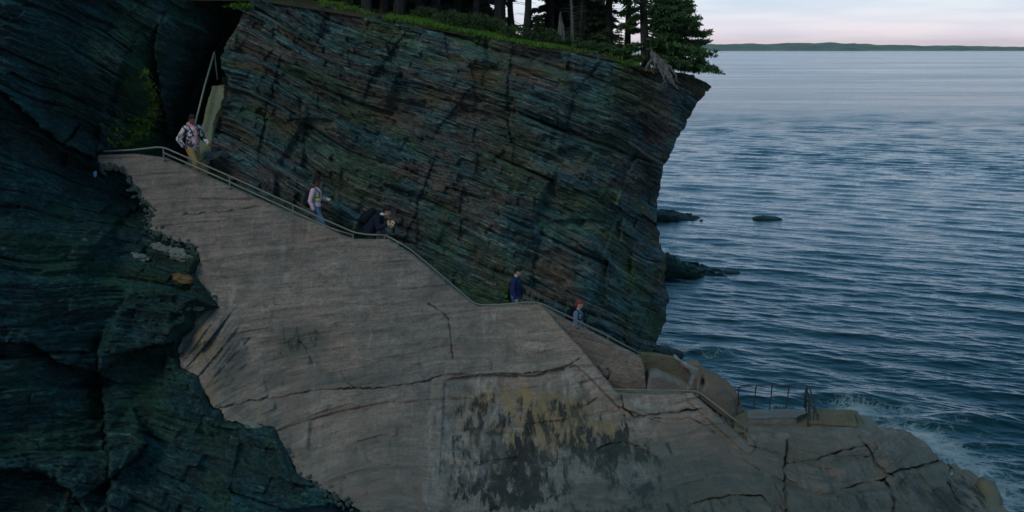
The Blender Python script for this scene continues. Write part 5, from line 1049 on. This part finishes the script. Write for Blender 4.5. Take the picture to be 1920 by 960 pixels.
person(699, 388, 30.75, math.radians(-6), P3, (.42, .24, .20), 'stooping person in dark navy jacket and black backpack clutching a bright printed bundle', b3, 1.07)
# 4: navy sweater
def b4(t, J, g, R):
    trousers(t, J, (.05, .12, .22), 'dark_denim'); top('sweater', t, J, cloth('navy_wool', (.016, .034, .11), .2), .022, .97, .05); hair(t, g, R, (.012, .010, .009))
    mb = MB(); cap(mb, J['neck'], .06, J['neck'] + Vector((0, 0, .015)), .058, 14); remesh('collar', mb, cloth('white_cotton', (.6, .6, .62)), t, .010, 1)
    c = J['pelvis'] + Vector((-.20, -.10, -.0)); mb = MB(); mb.ell(c, (.085, .13, .10), 12); mb.ell(c + Vector((0, 0, -.06)), (.08, .12, .06), 12); bg = remesh('waist_bag', mb, cloth('black_nylon', (.010, .012, .012)), t, .009, 2)
    mb = MB(); e = MB(); P = [c + Vector((.01 + .033 * math.cos(a) - .01, -.140 + .008 * abs(math.cos(a)), .01 + .04 * math.sin(a))) for a in [math.radians(q) for q in range(120, 421, 20)]]; mb.tube(P, .009, 6); mb.build('emblem', cloth('bright_green_print', (.02, .62, .04), .02), bg, smooth=True)
    mb = MB(); mb.tube([c + Vector((0, .05, .06)), J['chest'] + Vector((-.17, 0, .0)), J['shR'] * .4 + J['neck'] * .6 + Vector((-.02, 0, .06)), J['chest'] + Vector((.17, .03, .02)), J['waist'] + Vector((.15, .06, -.05)), c + Vector((.1, .1, 0))], .011, 6); mb.build('strap', bpy.data.materials['black_nylon'], bg, smooth=True)
P4 = stand(arms=dict(elR=(.0, -.26, 1.13), wrR=(.09, -.25, .89), elL=(.04, .25, 1.14), wrL=(.15, .22, .92), chest=(.02, 0, 1.29), face=(1, -.1, -.5), hup=(.5, 0, 1), head=(.09, 0, 1.61)))
person(966, 502, 30.9, math.radians(-16), P4, (.42, .27, .22), 'dark haired man in a navy sweater with a black waist bag bearing a green ring', b4, .96)
# 5: red hair
def b5(t, J, g, R):
    trousers(t, J, (.03, .035, .05), 'black_denim'); top('denim_jacket', t, J, simple('washed_denim', (.12, .21, .30), .9, .35, 12, .15), .016, .95, .05)
    rd = lambda mb: (mb.ell(g(-.085, 0, .06), (.045, .045, .045), 10, R), mb.tube([g(-.09, 0, .03), g(-.13, 0, -.04), g(-.12, .0, -.13)], [.035, .035, .012], 8), mb.ell(g(-.02, 0, .128), (.035, .04, .028), 10, R))
    hair(t, g, R, (.20, .045, .035), rd, 'red_hair'); backpack(t, J, (.008, .010, .018), .52, .24); mb = MB(); mb.ell(J['chest'] + Vector((.12, -.085, .03)), (.02, .02, .03), 8); mb.build('badge', cloth('white_badge', (.6, .6, .65)), t, smooth=True)
P5 = stand(arms=dict(elR=(.02, -.25, 1.12), wrR=(.14, -.22, .93), face=(1, -.1, -.25)))
person(1086, 562, 30.85, math.radians(-22), P5, (.45, .28, .22), 'red haired woman in blue denim jacket with large black backpack, lowest on the stairs', b5, .93)
